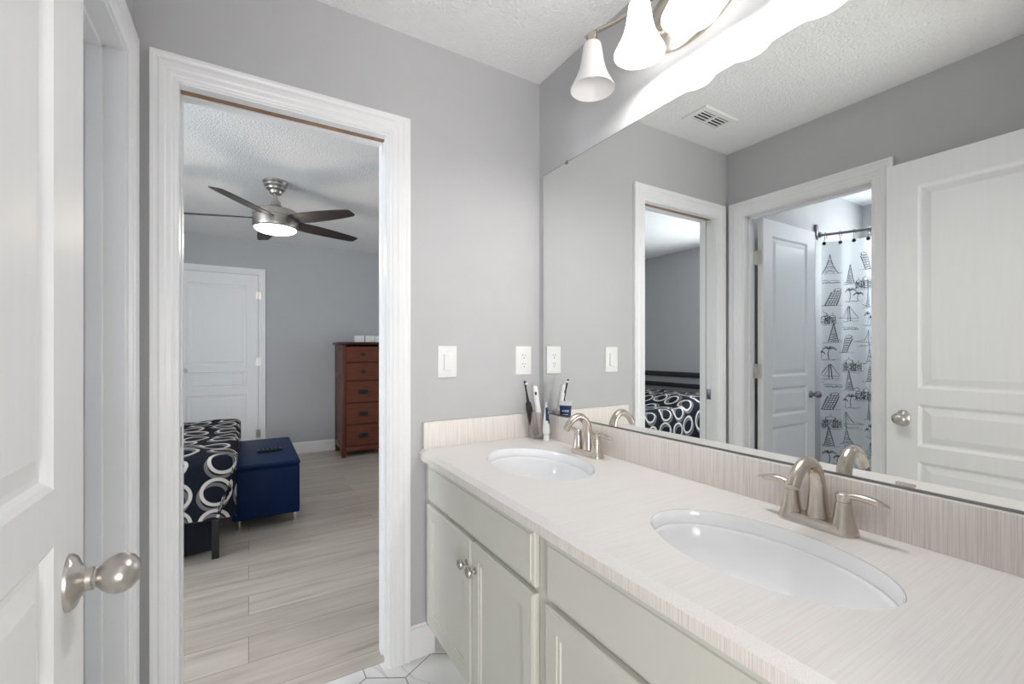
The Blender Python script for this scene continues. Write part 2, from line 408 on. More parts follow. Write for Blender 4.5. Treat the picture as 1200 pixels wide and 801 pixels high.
# outside the entry door
b = NB(); box(b, -1.3, 1.8, -2.1, -2.0, 0, HC); struct('wall_entry', b, M_WALL, label='wall behind the entry')
b = NB(); box(b, -1.4, -1.3, -2.0, -0.3, 0, HC); struct('wall_entry', b, M_WALL, label='left wall behind the entry')
b = NB(); box(b, 1.8, 1.9, -2.0, YF2, 0, HC); box(b, XM + 0.1, 1.9, YF2, YF, 0, HC); struct('wall_entry', b, M_WALL, label='right wall behind the entry')
# window frames (frame with a mullion)
def window(name, x, y0, y1, z0, z1, lab):
    b = NB(); t = 0.05
    for a in ((y0, y0 + t, z0, z1), (y1 - t, y1, z0, z1), (y0, y1, z0, z0 + t), (y0, y1, z1 - t, z1), (y0, y1, (z0 + z1) / 2 - 0.02, (z0 + z1) / 2 + 0.02)):
        box(b, x - 0.03, x + 0.03, *a, 0.003)
    return struct(name, b, M_TRIM, smooth=False, label=lab)
window('window_1', BX0 - 0.005, 1.92, 2.92, 0.85, 2.05, 'white bedroom window frame')
window('window_2', BX1 + 0.005, 2.9, 4.3, 0.85, 2.05, 'white bedroom side window frame')
window('window_3', WX - 0.005, 0.5, 1.4, 1.65, 2.3, 'white tub room window frame')

# pocket doorway: casing, split jambs, track, recessed door edge
b = NB(); casing(b, (1, 0, 0), (0, -1, 0), OX0, OX1, OZ, (0, D, 0), 1.03, 0.0, 0.79, 0.94)
struct('trim_1', b, M_TRIM, label='white casing around the pocket doorway', angle=20)
b = NB(); casing(b, (1, 0, 0), (0, 1, 0), OX0, OX1, OZ, (0, D2, 0))
struct('trim_2', b, M_TRIM, label='bedroom side casing of the pocket doorway', angle=20)
JL, JR, JT = OX0 + 0.006, OX1 - 0.006, OZ - 0.006
b = NB()
for y0, y1 in ((D - 0.002, WT0 + 0.004), (WT1 - 0.004, D2 + 0.002)):
    box(b, OX0 - bb, JL, y0, y1, 0, OZ + bb, 0.0015); box(b, JR, OX1 + bb, y0, y1, 0, OZ + bb, 0.0015)
    box(b, JL, JR, y0, y1, JT, OZ + bb, 0.0015)
box(b, OX1 + 0.001, OX1 + bb, WT0, WT1, 0, OZ + bb)
struct('trim_3', b, M_TRIM, smooth=False, label='white split jamb of the pocket doorway')
b = NB(); box(b, OX0, OX1 + bb, WT0 + 0.005, WT1 - 0.005, OZ + 0.001, OZ + 0.030); box(b, OX0, OX1, WT0 + 0.012, WT0 + 0.024, OZ - 0.004, OZ + 0.0005)
struct('trim_4', b, M_TRACK, smooth=False, label='brown pocket door track above the doorway')
b = NB(); door3(b, (JL - 0.003 - 0.72, WT0 + 0.006, 0.012), (1, 0, 0), (0, -1, 0), 0.72, 2.02, 0.035)
pd = struct('door_2', b, M_DOOR, label='white pocket door slid into the wall, edge showing', angle=8)
b = NB(); box(b, JL - 0.0035, JL - 0.001, WT0 + 0.010, WT0 + 0.037, 0.90, 0.965, 0.001)
obj('latch_plate', b, M_DARKMET, pd)

# tub room doorway: casing, jamb with stop, hinged door
b = NB(); casing(b, (0, 1, 0), (1, 0, 0), LY0, LY1, LZ, (XL, 0, 0), 1.03)
struct('trim_5', b, M_TRIM, label='white casing of the tub room doorway', angle=20)
b = NB()
box(b, XL2 - 0.002, XL + 0.002, LY1 - 0.006, LY1 + 0.012, 0, LZ + 0.006, 0.001); box(b, XL2 - 0.002, XL + 0.002, LY0 - 0.012, LY0 + 0.006, 0, LZ + 0.006, 0.001)
box(b, XL2 - 0.002, XL + 0.002, LY0 + 0.006, LY1 - 0.006, LZ - 0.006, LZ + 0.012, 0.001)
box(b, -0.368, -0.334, LY1 - 0.018, LY1 - 0.006, 0, LZ - 0.006, 0.002); box(b, -0.368, -0.334, LY0 + 0.006, LY0 + 0.018, 0, LZ - 0.006, 0.002); box(b, -0.368, -0.334, LY0 + 0.006, LY1 - 0.006, LZ - 0.018, LZ - 0.006, 0.002)
struct('trim_6', b, M_TRIM, smooth=False, label='white jamb of the tub room doorway')

def egg_knob(parent, o, ax, m=M_STEEL, k=1.0, plate=True, ka=0.84):
    o = Vector(o); a = Vector(ax); sc = lambda P: [(q * k, h * k * ka) for q, h in P]
    b = NB(); lathe(b, sc([(0.030, 0), (0.030, 0.004), (0.027, 0.010), (0.018, 0.016), (0.0125, 0.023), (0.0125, 0.032)]), o, a, 36, 0.92, 1.32 if plate else 1)
    kn = obj('door_knob', b, m, parent)
    b = NB(); lathe(b, sc([(0.0125, 0.030), (0.0142, 0.034), (0.0132, 0.037), (0.019, 0.043), (0.0245, 0.052), (0.0275, 0.064), (0.027, 0.074), (0.023, 0.084), (0.0155, 0.091), (0.007, 0.0945)]), o, a, 36)
    obj('knob_grip', b, m, kn)
    return kn
def hinge(parent, o, u, v, n):
    """leaf plates along u either side of a barrel at o"""
    o, u, v = Vector(o), Vector(u), Vector(v)
    b = NB(); lathe(b, [(0.0055, -0.046), (0.0055, 0.046)], o, (0, 0, 1), 12)
    for d in (u, v):
        p = o + d * 0.018; q = Vector((abs(d.x) * 0.018 + 0.0012, abs(d.y) * 0.018 + 0.0012, 0.044))
        box(b, p.x - q.x, p.x + q.x, p.y - q.y, p.y + q.y, o.z - q.z, o.z + q.z)
    return obj('hinge', b, M_HINGE, parent)
dy = LY1 - 0.0175
b = NB(); door3(b, (-0.418, dy - 0.036, 0.012), (-1, 0, 0), (0, -1, 0), 0.63, 2.012, 0.035)
d4 = struct('door_3', b, M_DOOR, label='white three-panel tub room door swung open', angle=8)
for z in (0.28, 1.08, 1.785): hinge(d4, (-0.412, LY1 - 0.009, z), (1, 0, 0), (0, -1, 0), None)
egg_knob(d4, (-0.418 - 0.57, dy - 0.036, 0.91), (0, -1, 0), M_DARKMET, 0.85, False)
egg_knob(d4, (-0.418 - 0.57, dy - 0.001, 0.91), (0, 1, 0), M_STEEL, 0.85, False)

# entry door, folded back beside the camera
b = NB(); door3(b, (-0.200, 0.082, 0.012), (0, 1, 0), (1, 0, 0), 0.760, 2.030, 0.035)
d1 = struct('door_1', b, M_DOOR, label='white three-panel entry door standing open at the left', angle=8)
egg_knob(d1, (-0.200, 0.782, 0.908), (1, 0, 0), M_STEEL, 0.92)
b = NB(); box(b, -0.229, -0.206, 0.8415, 0.8432, 0.880, 0.937, 0.001); obj('latch_plate', b, M_STEEL, d1)

# bedroom door on the far wall
FX0, FX1, FZ = -0.672, 0.096, 2.052
b = NB(); casing(b, (1, 0, 0), (0, -1, 0), FX0, FX1, FZ, (0, BY, 0), 0.85)
struct('trim_7', b, M_TRIM, label='white casing of the closed bedroom door', angle=20)
b = NB(); door3(b, (FX0 + 0.004, BY - 0.0135, 0.012), (1, 0, 0), (0, -1, 0), FX1 - FX0 - 0.008, 2.034, 0.013)
d5 = struct('door_4', b, M_DOOR, label='white three-panel closed door on the bedroom far wall', angle=8)
egg_knob(d5, (FX0 + 0.07, BY - 0.0135, 1.005), (0, -1, 0), M_DARKMET, 0.9, False)
for z in (0.28, 1.08, 1.825): hinge(d5, (FX1 - 0.003, BY - 0.014, z), (0.6, 0, 0), (-0.6, 0, 0), None)

# baseboards
def baseboard(name, x0, x1, y0, y1, lab, h=0.132):
    b = NB(); box(b, x0, x1, y0, y1, 0, h - 0.012, 0.001)
    if x1 - x0 > y1 - y0:
        yy = (y0, y1) ; box(b, x0, x1, y0 + (0.005 if y0 > 3 or y0 < 1.7 else 0), y1 - (0.005 if 1.7 < y0 < 3 else 0), h - 0.014, h, 0.003)
    else: box(b, x0 + 0.003, x1 - 0.003, y0, y1, h - 0.014, h, 0.002)
    return struct(name, b, M_TRIM, label=lab, smooth=False)
baseboard('baseboard_back', OX1 + 0.0817, 0.64, D - 0.013, D, 'white baseboard between the doorway and vanity')
baseboard('baseboard_far', FX1 + 0.07, BX1, BY - 0.014, BY, 'white bedroom baseboard right of the closed door')
baseboard('baseboard_far', BX0, FX0 - 0.07, BY - 0.014, BY, 'white bedroom baseboard left of the closed door')
baseboard('baseboard_bed', BX0, BX0 + 0.014, D2, BY, 'white baseboard under the headboard')

# ---------------------------------------------------------------- vanity cabinet
VY0, VY1 = YF + 0.002, D - 0.002
XFF, XD = 0.605, 0.585           # face frame, door fronts
CZ = 0.781
vc = thing('vanity_cabinet', 'cream painted double vanity cabinet under the long countertop', 'cabinet', (0.88, 0.87, 0))
b = NB(); box(b, XFF + 0.02, XM - 0.002, VY0, VY1, 0.13, 0.135); box(b, XM - 0.012, XM - 0.002, VY0, VY1, 0.13, CZ)
box(b, XFF + 0.02, XM - 0.002, VY0, VY0 + 0.016, 0.13, CZ); box(b, XFF + 0.02, XM - 0.002, VY1 - 0.016, VY1, 0.13, CZ)
obj('carcass', b, M_CAB, vc, smooth=False)
b = NB(); box(b, XFF + 0.075, XFF + 0.09, VY0, VY1, 0, 0.13); obj('toe_kick', b, M_CAB, vc, smooth=False)
for y0, y1 in ((VY0, VY0 + 0.045), (VY1 - 0.09, VY1), (0.812, 0.898)):
    b = NB(); box(b, XFF, XFF + 0.02, y0, y1, 0.128, CZ); obj('frame_stile', b, M_CAB, vc, smooth=False)
for y0, y1 in ((0.44, 0.49), (1.195, 1.25)):
    b = NB(); box(b, XFF + 0.0006, XFF + 0.0195, y0, y1, 0.19, 0.62); obj('frame_stile', b, M_CAB, vc, smooth=False)
for z0, z1 in ((0.745, CZ - 0.001), (0.600, 0.660), (0.129, 0.20)):
    b = NB(); box(b, XFF + 0.0012, XFF + 0.019, VY0 + 0.001, VY1 - 0.001, z0, z1); obj('frame_rail', b, M_CAB, vc, smooth=False)
T = XFF - XD - 0.001
DR = [(0, -T), (0, -0.008), (0.003, -0.005), (0.012, -0.0035), (0.0135, 0), (0.018, 0)]
CD = [(0, -T), (0, -0.006), (0.003, -0.0025), (0.0055, -0.002), (0.0075, 0), (0.046, 0), (0.0475, -0.0025), (0.0555, -0.003), (0.057, -0.007), (0.060, -0.007)]
for k, (y0, y1) in enumerate(((0.878, 1.612), (0.098, 0.832))):
    b = NB(); nested(b, (XD, y0, 0.637), (0, 1, 0), (-1, 0, 0), y1 - y0, 0.139, DR)
    obj('drawer_front', b, M_CAB, vc, angle=8)
for k, (y0, y1, ky) in enumerate(((1.224, 1.612, 1.252), (0.878, 1.219, 1.191), (0.468, 0.832, 0.494), (0.098, 0.463, 0.437))):
    b = NB(); nested(b, (XD, y0, 0.165), (0, 1, 0), (-1, 0, 0), y1 - y0, 0.457, CD)
    dr = obj('cabinet_door', b, M_CAB, vc, angle=8)
    b = NB(); lathe(b, [(0.0105, -0.002), (0.0105, 0.002), (0.006, 0.005), (0.005, 0.012), (0.009, 0.016), (0.0145, 0.019), (0.0155, 0.023), (0.0135, 0.028), (0.008, 0.031), (0.003, 0.032)], (XD, ky, 0.545), (-1, 0, 0), 24)
    obj('cabinet_knob', b, M_STEEL, dr)

# ---------------------------------------------------------------- countertop
CT = 0.82
SINKS = ((0.863, 1.266, 0.158, 0.237), (0.857, 0.497, 0.147, 0.229))
def ell(cx, cy, a, c, k, z, n=72): return [(cx + a * k * math.cos(2 * PI * i / n), cy + c * k * math.sin(2 * PI * i / n), z) for i in range(n)]
ct = thing('countertop', 'long pale striated laminate countertop with backsplash and two oval sinks set in', 'countertop', (0.86, 0.87, CZ))
b = NB(); XC0, XC1, XCB = 0.575, 0.590, XM - 0.001
def sheet(bm, x0, x1, z):
    ed = []
    for loop in ([(x0, VY0, z), (x1, VY0, z), (x1, VY1, z), (x0, VY1, z)], ell(*SINKS[0], 1.0, z), ell(*SINKS[1], 1.0, z)):
        vs = [bm.verts.new(p) for p in loop]
        ed += [bm.edges.new((vs[i], vs[(i + 1) % len(vs)])) for i in range(len(vs))]
    bmesh.ops.triangle_fill(bm, edges=ed, use_beauty=True)
sheet(b, XC1, XCB, CT); sheet(b, XC0 + 0.001, XCB, CZ + 0.0005)
pr_ = [(XC1, CT), (XC0 + 0.001, 0.8060), (XC0 + 0.001, CZ + 0.0005)]
rings_loft(b, [[(x, y, z) for y in (VY0, VY1)] for x, z in pr_], False, False, False)
for y in (VY0, VY1):
    b.faces.new([b.verts.new((x, y, z)) for x, z in pr_ + [(XCB, CZ + 0.0005), (XCB, CT)]])
rings_loft(b, [[(XCB, y, z) for y in (VY0, VY1)] for z in (CZ + 0.0005, CT)], False, False, False)
for c in SINKS: rings_loft(b, [ell(*c, 1.0, CZ + 0.0005), ell(*c, 1.0, CT)], False, False)
obj('counter_slab', b, M_LAM, ct, angle=25)
for y0, y1 in ((VY0, 0.4776), (0.4784, VY1)):
    b = NB(); box(b, XC0, XC0 + 0.0012, y0, y1, CZ + 0.0008, 0.8058, 0.0003, 1); obj('front_edge', b, M_LAMV, ct, smooth=False)
b = NB(); box(b, XM - 0.020, XM - 0.0005, VY0, VY1, CT, 0.9245, 0.0015); obj('backsplash', b, M_LAMV, ct)
b = NB(); box(b, 0.592, XM - 0.0205, VY1 - 0.019, VY1, CT, 0.9245, 0.0015); obj('side_splash', b, M_LAMV, ct)

# sinks
for k, (c, lab) in enumerate(zip(SINKS, ('white oval basin in the far end of the counter, nearest the doorway', 'white oval basin in the near half of the counter'))):
    sk = thing('sink', lab, 'sink', (c[0], c[1], CT - 0.15), 'oval vanity sinks')
    prof = [(0.996, CT - 0.0012), (0.990, CT - 0.0008), (0.984, CT - 0.003), (0.970, CT - 0.028), (0.972, CT - 0.0292), (0.984, CT - 0.0300), (0.984, CT - 0.0325), (0.968, CT - 0.0335), (0.955, CT - 0.036), (0.948, CT - 0.042), (0.930, CT - 0.056), (0.88, CT - 0.083), (0.78, CT - 0.110), (0.60, CT - 0.130), (0.36, CT - 0.141), (0.14, CT - 0.145), (0.10, CT - 0.147)]
    outer = [(0.13, CT - 0.156), (0.38, CT - 0.152), (0.65, CT - 0.140), (0.84, CT - 0.117), (0.95, CT - 0.080), (1.0, CT - 0.036), (0.997, CT - 0.012)]
    b = NB(); rings_loft(b, [ell(*c, q, z) for q, z in prof + outer] + [ell(*c, 0.996, CT - 0.0012)], False, False)
    obj('basin', b, M_PORC, sk, angle=40)
    b = NB(); lathe(b, [(0.024, CT - 0.148), (0.024, CT - 0.1455), (0.020, CT - 0.144), (0.012, CT - 0.145), (0.011, CT - 0.1425), (0.004, CT - 0.1418)], (c[0], c[1], 0), (0, 0, 1), 28)
    obj('drain', b, M_NICKEL, sk)

# faucets, centre-set with two lever handles
def make_faucet(c, lab):
    X, Y = c
    f = thing('faucet', lab, 'faucet', (X, Y, CT), 'brushed nickel vanity faucets')
    b = NB()
    def stad(k, h, n=40):
        out = []
        for i in range(n):
            a = 2 * PI * i / n; q = Vector((math.cos(a), math.sin(a)))
            cy = 0.052 * (1 if q.y > 0.01 else -1 if q.y < -0.01 else 0)
            out.append((X + q.x * 0.0275 * k, Y + cy + q.y * 0.0275 * k, CT + h))
        return out
    rings_loft(b, [stad(1.0, 0), stad(1.0, 0.004), stad(0.93, 0.010), stad(0.80, 0.018), stad(0.72, 0.0205)])
    obj('base_plate', b, M_NICKEL, f)
    for sgn in (1, -1):
        y = Y + sgn * 0.052
        b = NB(); lathe(b, [(0.0265, 0.004), (0.0245, 0.012), (0.0205, 0.024), (0.0175, 0.040), (0.0155, 0.056), (0.0142, 0.066), (0.0142, 0.068), (0.0132, 0.0685), (0.0132, 0.0705)], (X, y, CT), (0, 0, 1), 28)
        h = obj('handle_post', b, M_NICKEL, f)
        b = NB()
        pts = smoothpath([(X, y - sgn * 0.012, CT + 0.077), (X, y + sgn * 0.002, CT + 0.0785), (X, y + sgn * 0.018, CT + 0.0835), (X, y + sgn * 0.040, CT + 0.0835), (X, y + sgn * 0.063, CT + 0.080), (X, y + sgn * 0.079, CT + 0.077)], 4)
        lathe(b, [(0.0142, 0.0705), (0.0145, 0.073), (0.0145, 0.084), (0.012, 0.0865), (0.006, 0.0875)], (X, y, CT), (0, 0, 1), 28)
        tube(b, pts, interp([0.006, 0.0100, 0.0092, 0.0112, 0.0098, 0.0025], 4), 16, 0.72)
        obj('lever', b, M_NICKEL, h)
    b = NB()
    path = smoothpath([(X + 0.006, Y, CT + 0.008), (X + 0.006, Y, CT + 0.045), (X + 0.004, Y, CT + 0.090), (X - 0.008, Y, CT + 0.125), (X - 0.035, Y, CT + 0.144), (X - 0.064, Y, CT + 0.138), (X - 0.086, Y, CT + 0.121), (X - 0.099, Y, CT + 0.102)], 5)
    tube(b, path, interp([0.0265, 0.0200, 0.0165, 0.0150, 0.0140, 0.0135, 0.0130, 0.0130], 5), 20)
    obj('spout', b, M_NICKEL, f)
    b = NB(); tube(b, [(X - 0.0975, Y, CT + 0.104), (X - 0.1005, Y, CT + 0.0995)], [0.0105, 0.0105], 18); obj('aerator', b, M_NICKEL, f)
    b = NB(); lathe(b, [(0.003, 0.005), (0.003, 0.052), (0.0045, 0.054), (0.0055, 0.060), (0.004, 0.066), (0.0015, 0.067)], (X + 0.032, Y, CT), (0, 0, 1), 14)
    obj('lift_rod', b, M_NICKEL, f)
    return f
fa = make_faucet((1.083, 0.490), 'brushed nickel two-lever faucet behind the near sink')
copy_thing(fa, (1.083, 1.262, CT), 'brushed nickel two-lever faucet behind the far sink, near the toothbrush cup')

# ---------------------------------------------------------------- mirror
MY0, MY1, MZ0, MZ1 = YF + 0.015, 1.641, 0.9275, 2.0
wm = thing('wall_mirror', 'large frameless mirror covering the wall above the backsplash', 'mirror', (XM, 0.87, MZ0))
b = NB(); box(b, XMIR, XM - 0.0003, MY0, MY1, MZ0 + 0.002, MZ1, 0.0004, 1); obj('mirror_glass', b, M_MIRROR, wm, smooth=False)
b = NB(); box(b, XMIR - 0.0015, XMIR + 0.004, MY0, MY1, MZ0 - 0.002, MZ0 + 0.003); obj('bottom_channel', b, M_DARKMET, wm, smooth=False, label='thin dark metal channel along the mirror bottom')
b = NB(); box(b, XMIR + 0.0005, XMIR + 0.004, MY0, MY1, MZ1, MZ1 + 0.002); obj('top_edge', b, M_DARKMET, wm, smooth=False)
b = NB(); box(b, XMIR - 0.003, XMIR - 0.0002, 1.462, 1.476, MZ1 - 0.007, MZ1 + 0.006, 0.001); obj('clip', b, M_DARKMET, wm)
b = NB(); box(b, XMIR - 0.004, XMIR - 0.0002, 0.340, 0.372, MZ0 + 0.0035, MZ0 + 0.011, 0.002); obj('clip', b, M_GLASS, wm, label='clear plastic clip')

# ---------------------------------------------------------------- vanity light
vl = thing('vanity_light', 'brushed nickel four-shade bath light above the mirror', 'wall light', (XM, 0.84, 2.25))
b = NB(); lathe(b, [(0.100, 0), (0.100, 0.008), (0.092, 0.016), (0.074, 0.022), (0.070, 0.026), (0.03, 0.028)], (XM, 0.866, 2.262), (-1, 0, 0), 48, 1.75, 1.15)
obj('back_plate', b, M_NICKEL, vl)
b = NB(); pth = smoothpath([(1.030, 1.205, 2.318), (1.042, 1.165, 2.322), (1.075, 1.095, 2.328), (1.095, 0.98, 2.326), (1.102, 0.866, 2.322), (1.095, 0.752, 2.326), (1.075, 0.637, 2.328), (1.042, 0.567, 2.322), (1.030, 0.527, 2.318)], 6)
tube(b, pth, 0.011, 12, 0.45); obj('arm', b, M_NICKEL, vl)
for y in (0.79, 0.89):
    b = NB(); tube(b, [(1.100, y, 2.322), (1.130, y, 2.29)], 0.007, 12); obj('arm', b, M_NICKEL, vl)
b = NB(); lathe(b, [(0.006, 0), (0.006, 0.004), (0.0095, 0.008), (0.0105, 0.014), (0.008, 0.020), (0.003, 0.022)], (1.130, 0.975, 2.232), (-1, 0, 0), 20); obj('finial', b, M_CHROME, vl)
def shade(Y, X, lit, dz=0):
    zt = 2.272 + dz
    b = NB(); lathe(b, [(0.010, zt + 0.046), (0.015, zt + 0.042), (0.0165, zt + 0.018), (0.021, zt + 0.012), (0.021, zt + 0.005)], (X, Y, 0), (0, 0, 1), 28)
    tube(b, [(X, Y, zt + 0.044), (1.034 if Y > 1 or Y < 0.6 else 1.095, Y, 2.322)], 0.007, 10)
    h = obj('shade_holder', b, M_NICKEL, vl)
    out = [(0.022, 0.009), (0.029, 0.004), (0.0325, -0.006), (0.0355, -0.030), (0.040, -0.060), (0.0475, -0.089), (0.057, -0.113), (0.068, -0.134), (0.0765, -0.151)]
    inn = [(r - 0.0035, z - (0.0 if i < 8 else -0.0015)) for i, (r, z) in enumerate(out)][::-1]
    prof = [(r, zt + z) for r, z in out + [(0.0762, -0.1535), (0.0745, -0.153)] + inn]
    b = NB(); lathe(b, prof, (X, Y, 0), (0, 0, 1), 44, cap0=False, cap1=False)
    s_ = obj('lamp_shade', b, M_SHADE_ON if lit else M_SHADE_OFF, vl, label=None if lit else 'unlit frosted bell shade', recalc=True)
    b = NB(); lathe(b, [(0.013, zt + 0.002), (0.0135, zt - 0.03), (0.018, zt - 0.045), (0.0255, zt - 0.065), (0.0275, zt - 0.080), (0.024, zt - 0.096), (0.014, zt - 0.106), (0.004, zt - 0.109)], (X, Y, 0), (0, 0, 1), 24)
    obj('light_bulb', b, M_BULB_ON if lit else M_PORC, s_)
    if lit:
        l = bpy.data.lights.new('vanity_bulb_light', 'POINT'); l.energy = P_BULB; l.color = (1.0, 0.98, 0.955); l.shadow_soft_size = 0.028
        o = bpy.data.objects.new('vanity_bulb_light', l); o.location = (X, Y, zt - 0.118); COL.objects.link(o)
for y, lit in ((1.172, False), (0.957, True), (0.775, True), (0.570, True)): shade(y, 1.030, lit)

# ---------------------------------------------------------------- switch, outlet, vent
def plate(bm, cx, cz, w, h): nested(bm, (cx - w / 2, D, cz - h / 2), (1, 0, 0), (0, -1, 0), w, h, [(0, 0), (0, 0.002), (0.002, 0.0055), (0.005, 0.0068)])
ls = thing('light_switch', 'white single rocker light switch on the wall right of the doorway', 'switch', (0.697, D, 1.162))
b = NB(); plate(b, 0.697, 1.162, 0.084, 0.130); obj('wall_plate', b, M_PLASTIC, ls)
b = NB(); nested(b, (0.697 - 0.0165, D - 0.0066, 1.162 - 0.0335), (1, 0, 0), (0, -1, 0), 0.033, 0.067, [(0, 0), (0, 0.0055), (0.0012, 0.0072), (0.004, 0.0078)])
obj('rocker', b, M_PLASTIC, ls)
for z in (1.162 + 0.049, 1.162 - 0.049):
    b = NB(); lathe(b, [(0.0032, 0), (0.0032, 0.0009), (0.001, 0.0014)], (0.697, D - 0.0066, z), (0, -1, 0), 12); obj('screw', b, M_PLASTIC, ls)
ol = thing('wall_outlet', 'white duplex power outlet beside the mirror edge', 'outlet', (1.066, D, 1.163))
b = NB(); plate(b, 1.066, 1.163, 0.084, 0.130); obj('wall_plate', b, M_PLASTIC, ol)
for dz in (0.0195, -0.0195):
    b = NB(); nested(b, (1.066 - 0.0165, D - 0.0066, 1.163 + dz - 0.0155), (1, 0, 0), (0, -1, 0), 0.033, 0.031, [(0, 0), (0, 0.0018), (0.002, 0.0024)])
    rc = obj('receptacle', b, M_PLASTIC, ol)
    for dx, dz2, w, h in ((-0.0062, 0.004, 0.002, 0.008), (0.0062, 0.004, 0.002, 0.0065), (0, -0.0085, 0.0042, 0.0045)):
        b = NB(); box(b, 1.066 + dx - w / 2, 1.066 + dx + w / 2, D - 0.0094, D - 0.0088, 1.163 + dz + dz2 - h / 2, 1.163 + dz + dz2 + h / 2); obj('slot', b, M_SLOT, rc)
cv = thing('ceiling_vent', 'white rectangular ceiling vent grille in the bathroom ceiling', 'vent', (0.198, 1.462, HC))
VX0, VX1, VY_0, VY_1 = 0.062, 0.334, 1.388, 1.536
b = NB()
def rect(x0, x1, y0, y1, z): return [(x0, y0, z), (x1, y0, z), (x1, y1, z), (x0, y1, z)]
def vr(i, z): return rect(VX0 + i, VX1 - i, VY_0 + i, VY_1 - i, z)
rings_loft(b, [vr(0, HC - 0.0003), vr(0, HC - 0.003), vr(0.004, HC - 0.009), vr(0.030, HC - 0.010), vr(0.033, HC - 0.008), vr(0.033, HC - 0.0003)], False, False)
box(b, 0.190, 0.206, VY_0 + 0.0325, VY_1 - 0.0325, HC - 0.0095, HC - 0.0015)
obj('vent_frame', b, M_PLASTIC, cv)
b = NB(); box(b, VX0 + 0.03, VX1 - 0.03, VY_0 + 0.03, VY_1 - 0.03, HC - 0.0015, HC - 0.0002); obj('duct_opening', b, M_VENTSLOT, cv, label='dark opening behind the slats')
for x0, x1 in ((VX0 + 0.03, 0.194), (0.202, VX1 - 0.03)):
    for k in range(4):
        y = VY_0 + 0.0445 + k * 0.0200
        t = NB(); box(t, x0, x1, -0.0030, 0.0030, -0.0008, 0.0008)
        bmesh.ops.rotate(t, verts=t.verts, cent=(0, 0, 0), matrix=Matrix.Rotation(-0.3, 3, 'X')); bmesh.ops.translate(t, verts=t.verts, vec=(0, y, HC - 0.006))
        obj('slat', t, M_PLASTIC, cv)

# ---------------------------------------------------------------- things by the far sink
cup = thing('toothbrush_cup', 'clear square tumbler holding toothbrushes in the counter corner', 'cup', (1.096, 1.612, CT))
b = NB()
def sq(h, z, n=24, X=1.096, Y=1.612):
    out = []
    for i in range(n):
        a = 2 * PI * i / n; c, s2 = math.cos(a), math.sin(a); k = (abs(c) ** 5 + abs(s2) ** 5) ** (-1 / 5)
        out.append((X + h * c * k, Y + h * s2 * k, CT + z))
    return out
rings_loft(b, [sq(0.027, 0.0005), sq(0.0285, 0.004), sq(0.033, 0.117), sq(0.0325, 0.119), sq(0.031, 0.117), sq(0.0265, 0.010), sq(0.02, 0.008)])
obj('tumbler', b, M_GLASS, cup)
def ebrush(name, lab, p0, p1, mh, mn):
    p0, p1 = Vector(p0), Vector(p1); L = (p1 - p0); at = lambda t: p0 + L * t
    t_ = thing(name, lab, 'toothbrush', p0)
    b = NB(); tube(b, [at(0), at(0.02), at(0.3), at(0.5), at(0.60), at(0.63)], [0.008, 0.010, 0.0125, 0.0145, 0.012, 0.006], 18); obj('handle', b, mh, t_)
    b = NB(); tube(b, [at(0.615), at(0.66), at(0.8), at(0.93), at(0.965)], [0.0065, 0.006, 0.0042, 0.0036, 0.004], 14); obj('neck', b, mn, t_)
    d = L.normalized(); q = d.cross(Vector((0.6, -0.8, 0))).normalized(); n = q.cross(d)
    b = NB(); c = at(0.955); tube(b, [c - d * 0.013, c + d * 0.013], [0.0055, 0.0055], 14, 0.6); hd = obj('brush_head', b, mn, t_)
    b = NB(); tube(b, [c + n * 0.001, c + n * 0.012], [0.0048, 0.005], 12); obj('bristles', b, M_PLASTIC if mn is M_BLACK else M_STEEL, hd)
    b = NB(); c = at(0.45); tube(b, [c + n * 0.008, c + n * 0.0135], [0.004, 0.004], 12); obj('button', b, M_SLOT if mh is not M_BLACK else M_STEEL, t_)
    return t_
ebrush('toothbrush', 'black electric toothbrush leaning in the clear tumbler', (1.088, 1.628, CT + 0.012), (1.031, 1.612, 1.074), M_BLACK, M_BLACK)
wb = thing('toothbrush', 'white battery toothbrush with thick handle and dark button, upright in the clear tumbler', 'toothbrush', (1.112, 1.600, CT + 0.012))
q0, q1 = Vector((1.112, 1.600, CT + 0.012)), Vector((1.072, 1.594, 1.054)); qa = lambda t: q0 + (q1 - q0) * t
b = NB(); tube(b, [qa(0), qa(0.02), qa(0.4), qa(0.80), qa(0.96), qa(1.0)], [0.008, 0.0105, 0.0125, 0.0125, 0.011, 0.0085], 20); obj('handle', b, M_PLASTIC, wb)
qd = (q1 - q0).normalized(); qn = (Vector((-0.58, -0.81, 0)) - qd * Vector((-0.58, -0.81, 0)).dot(qd)).normalized()
b = NB(); tube(b, [qa(0.86) - qd * 0.007 + qn * 0.0105, qa(0.86) + qd * 0.007 + qn * 0.0105], [0.004, 0.004], 12); obj('button', b, M_SLOT, wb)
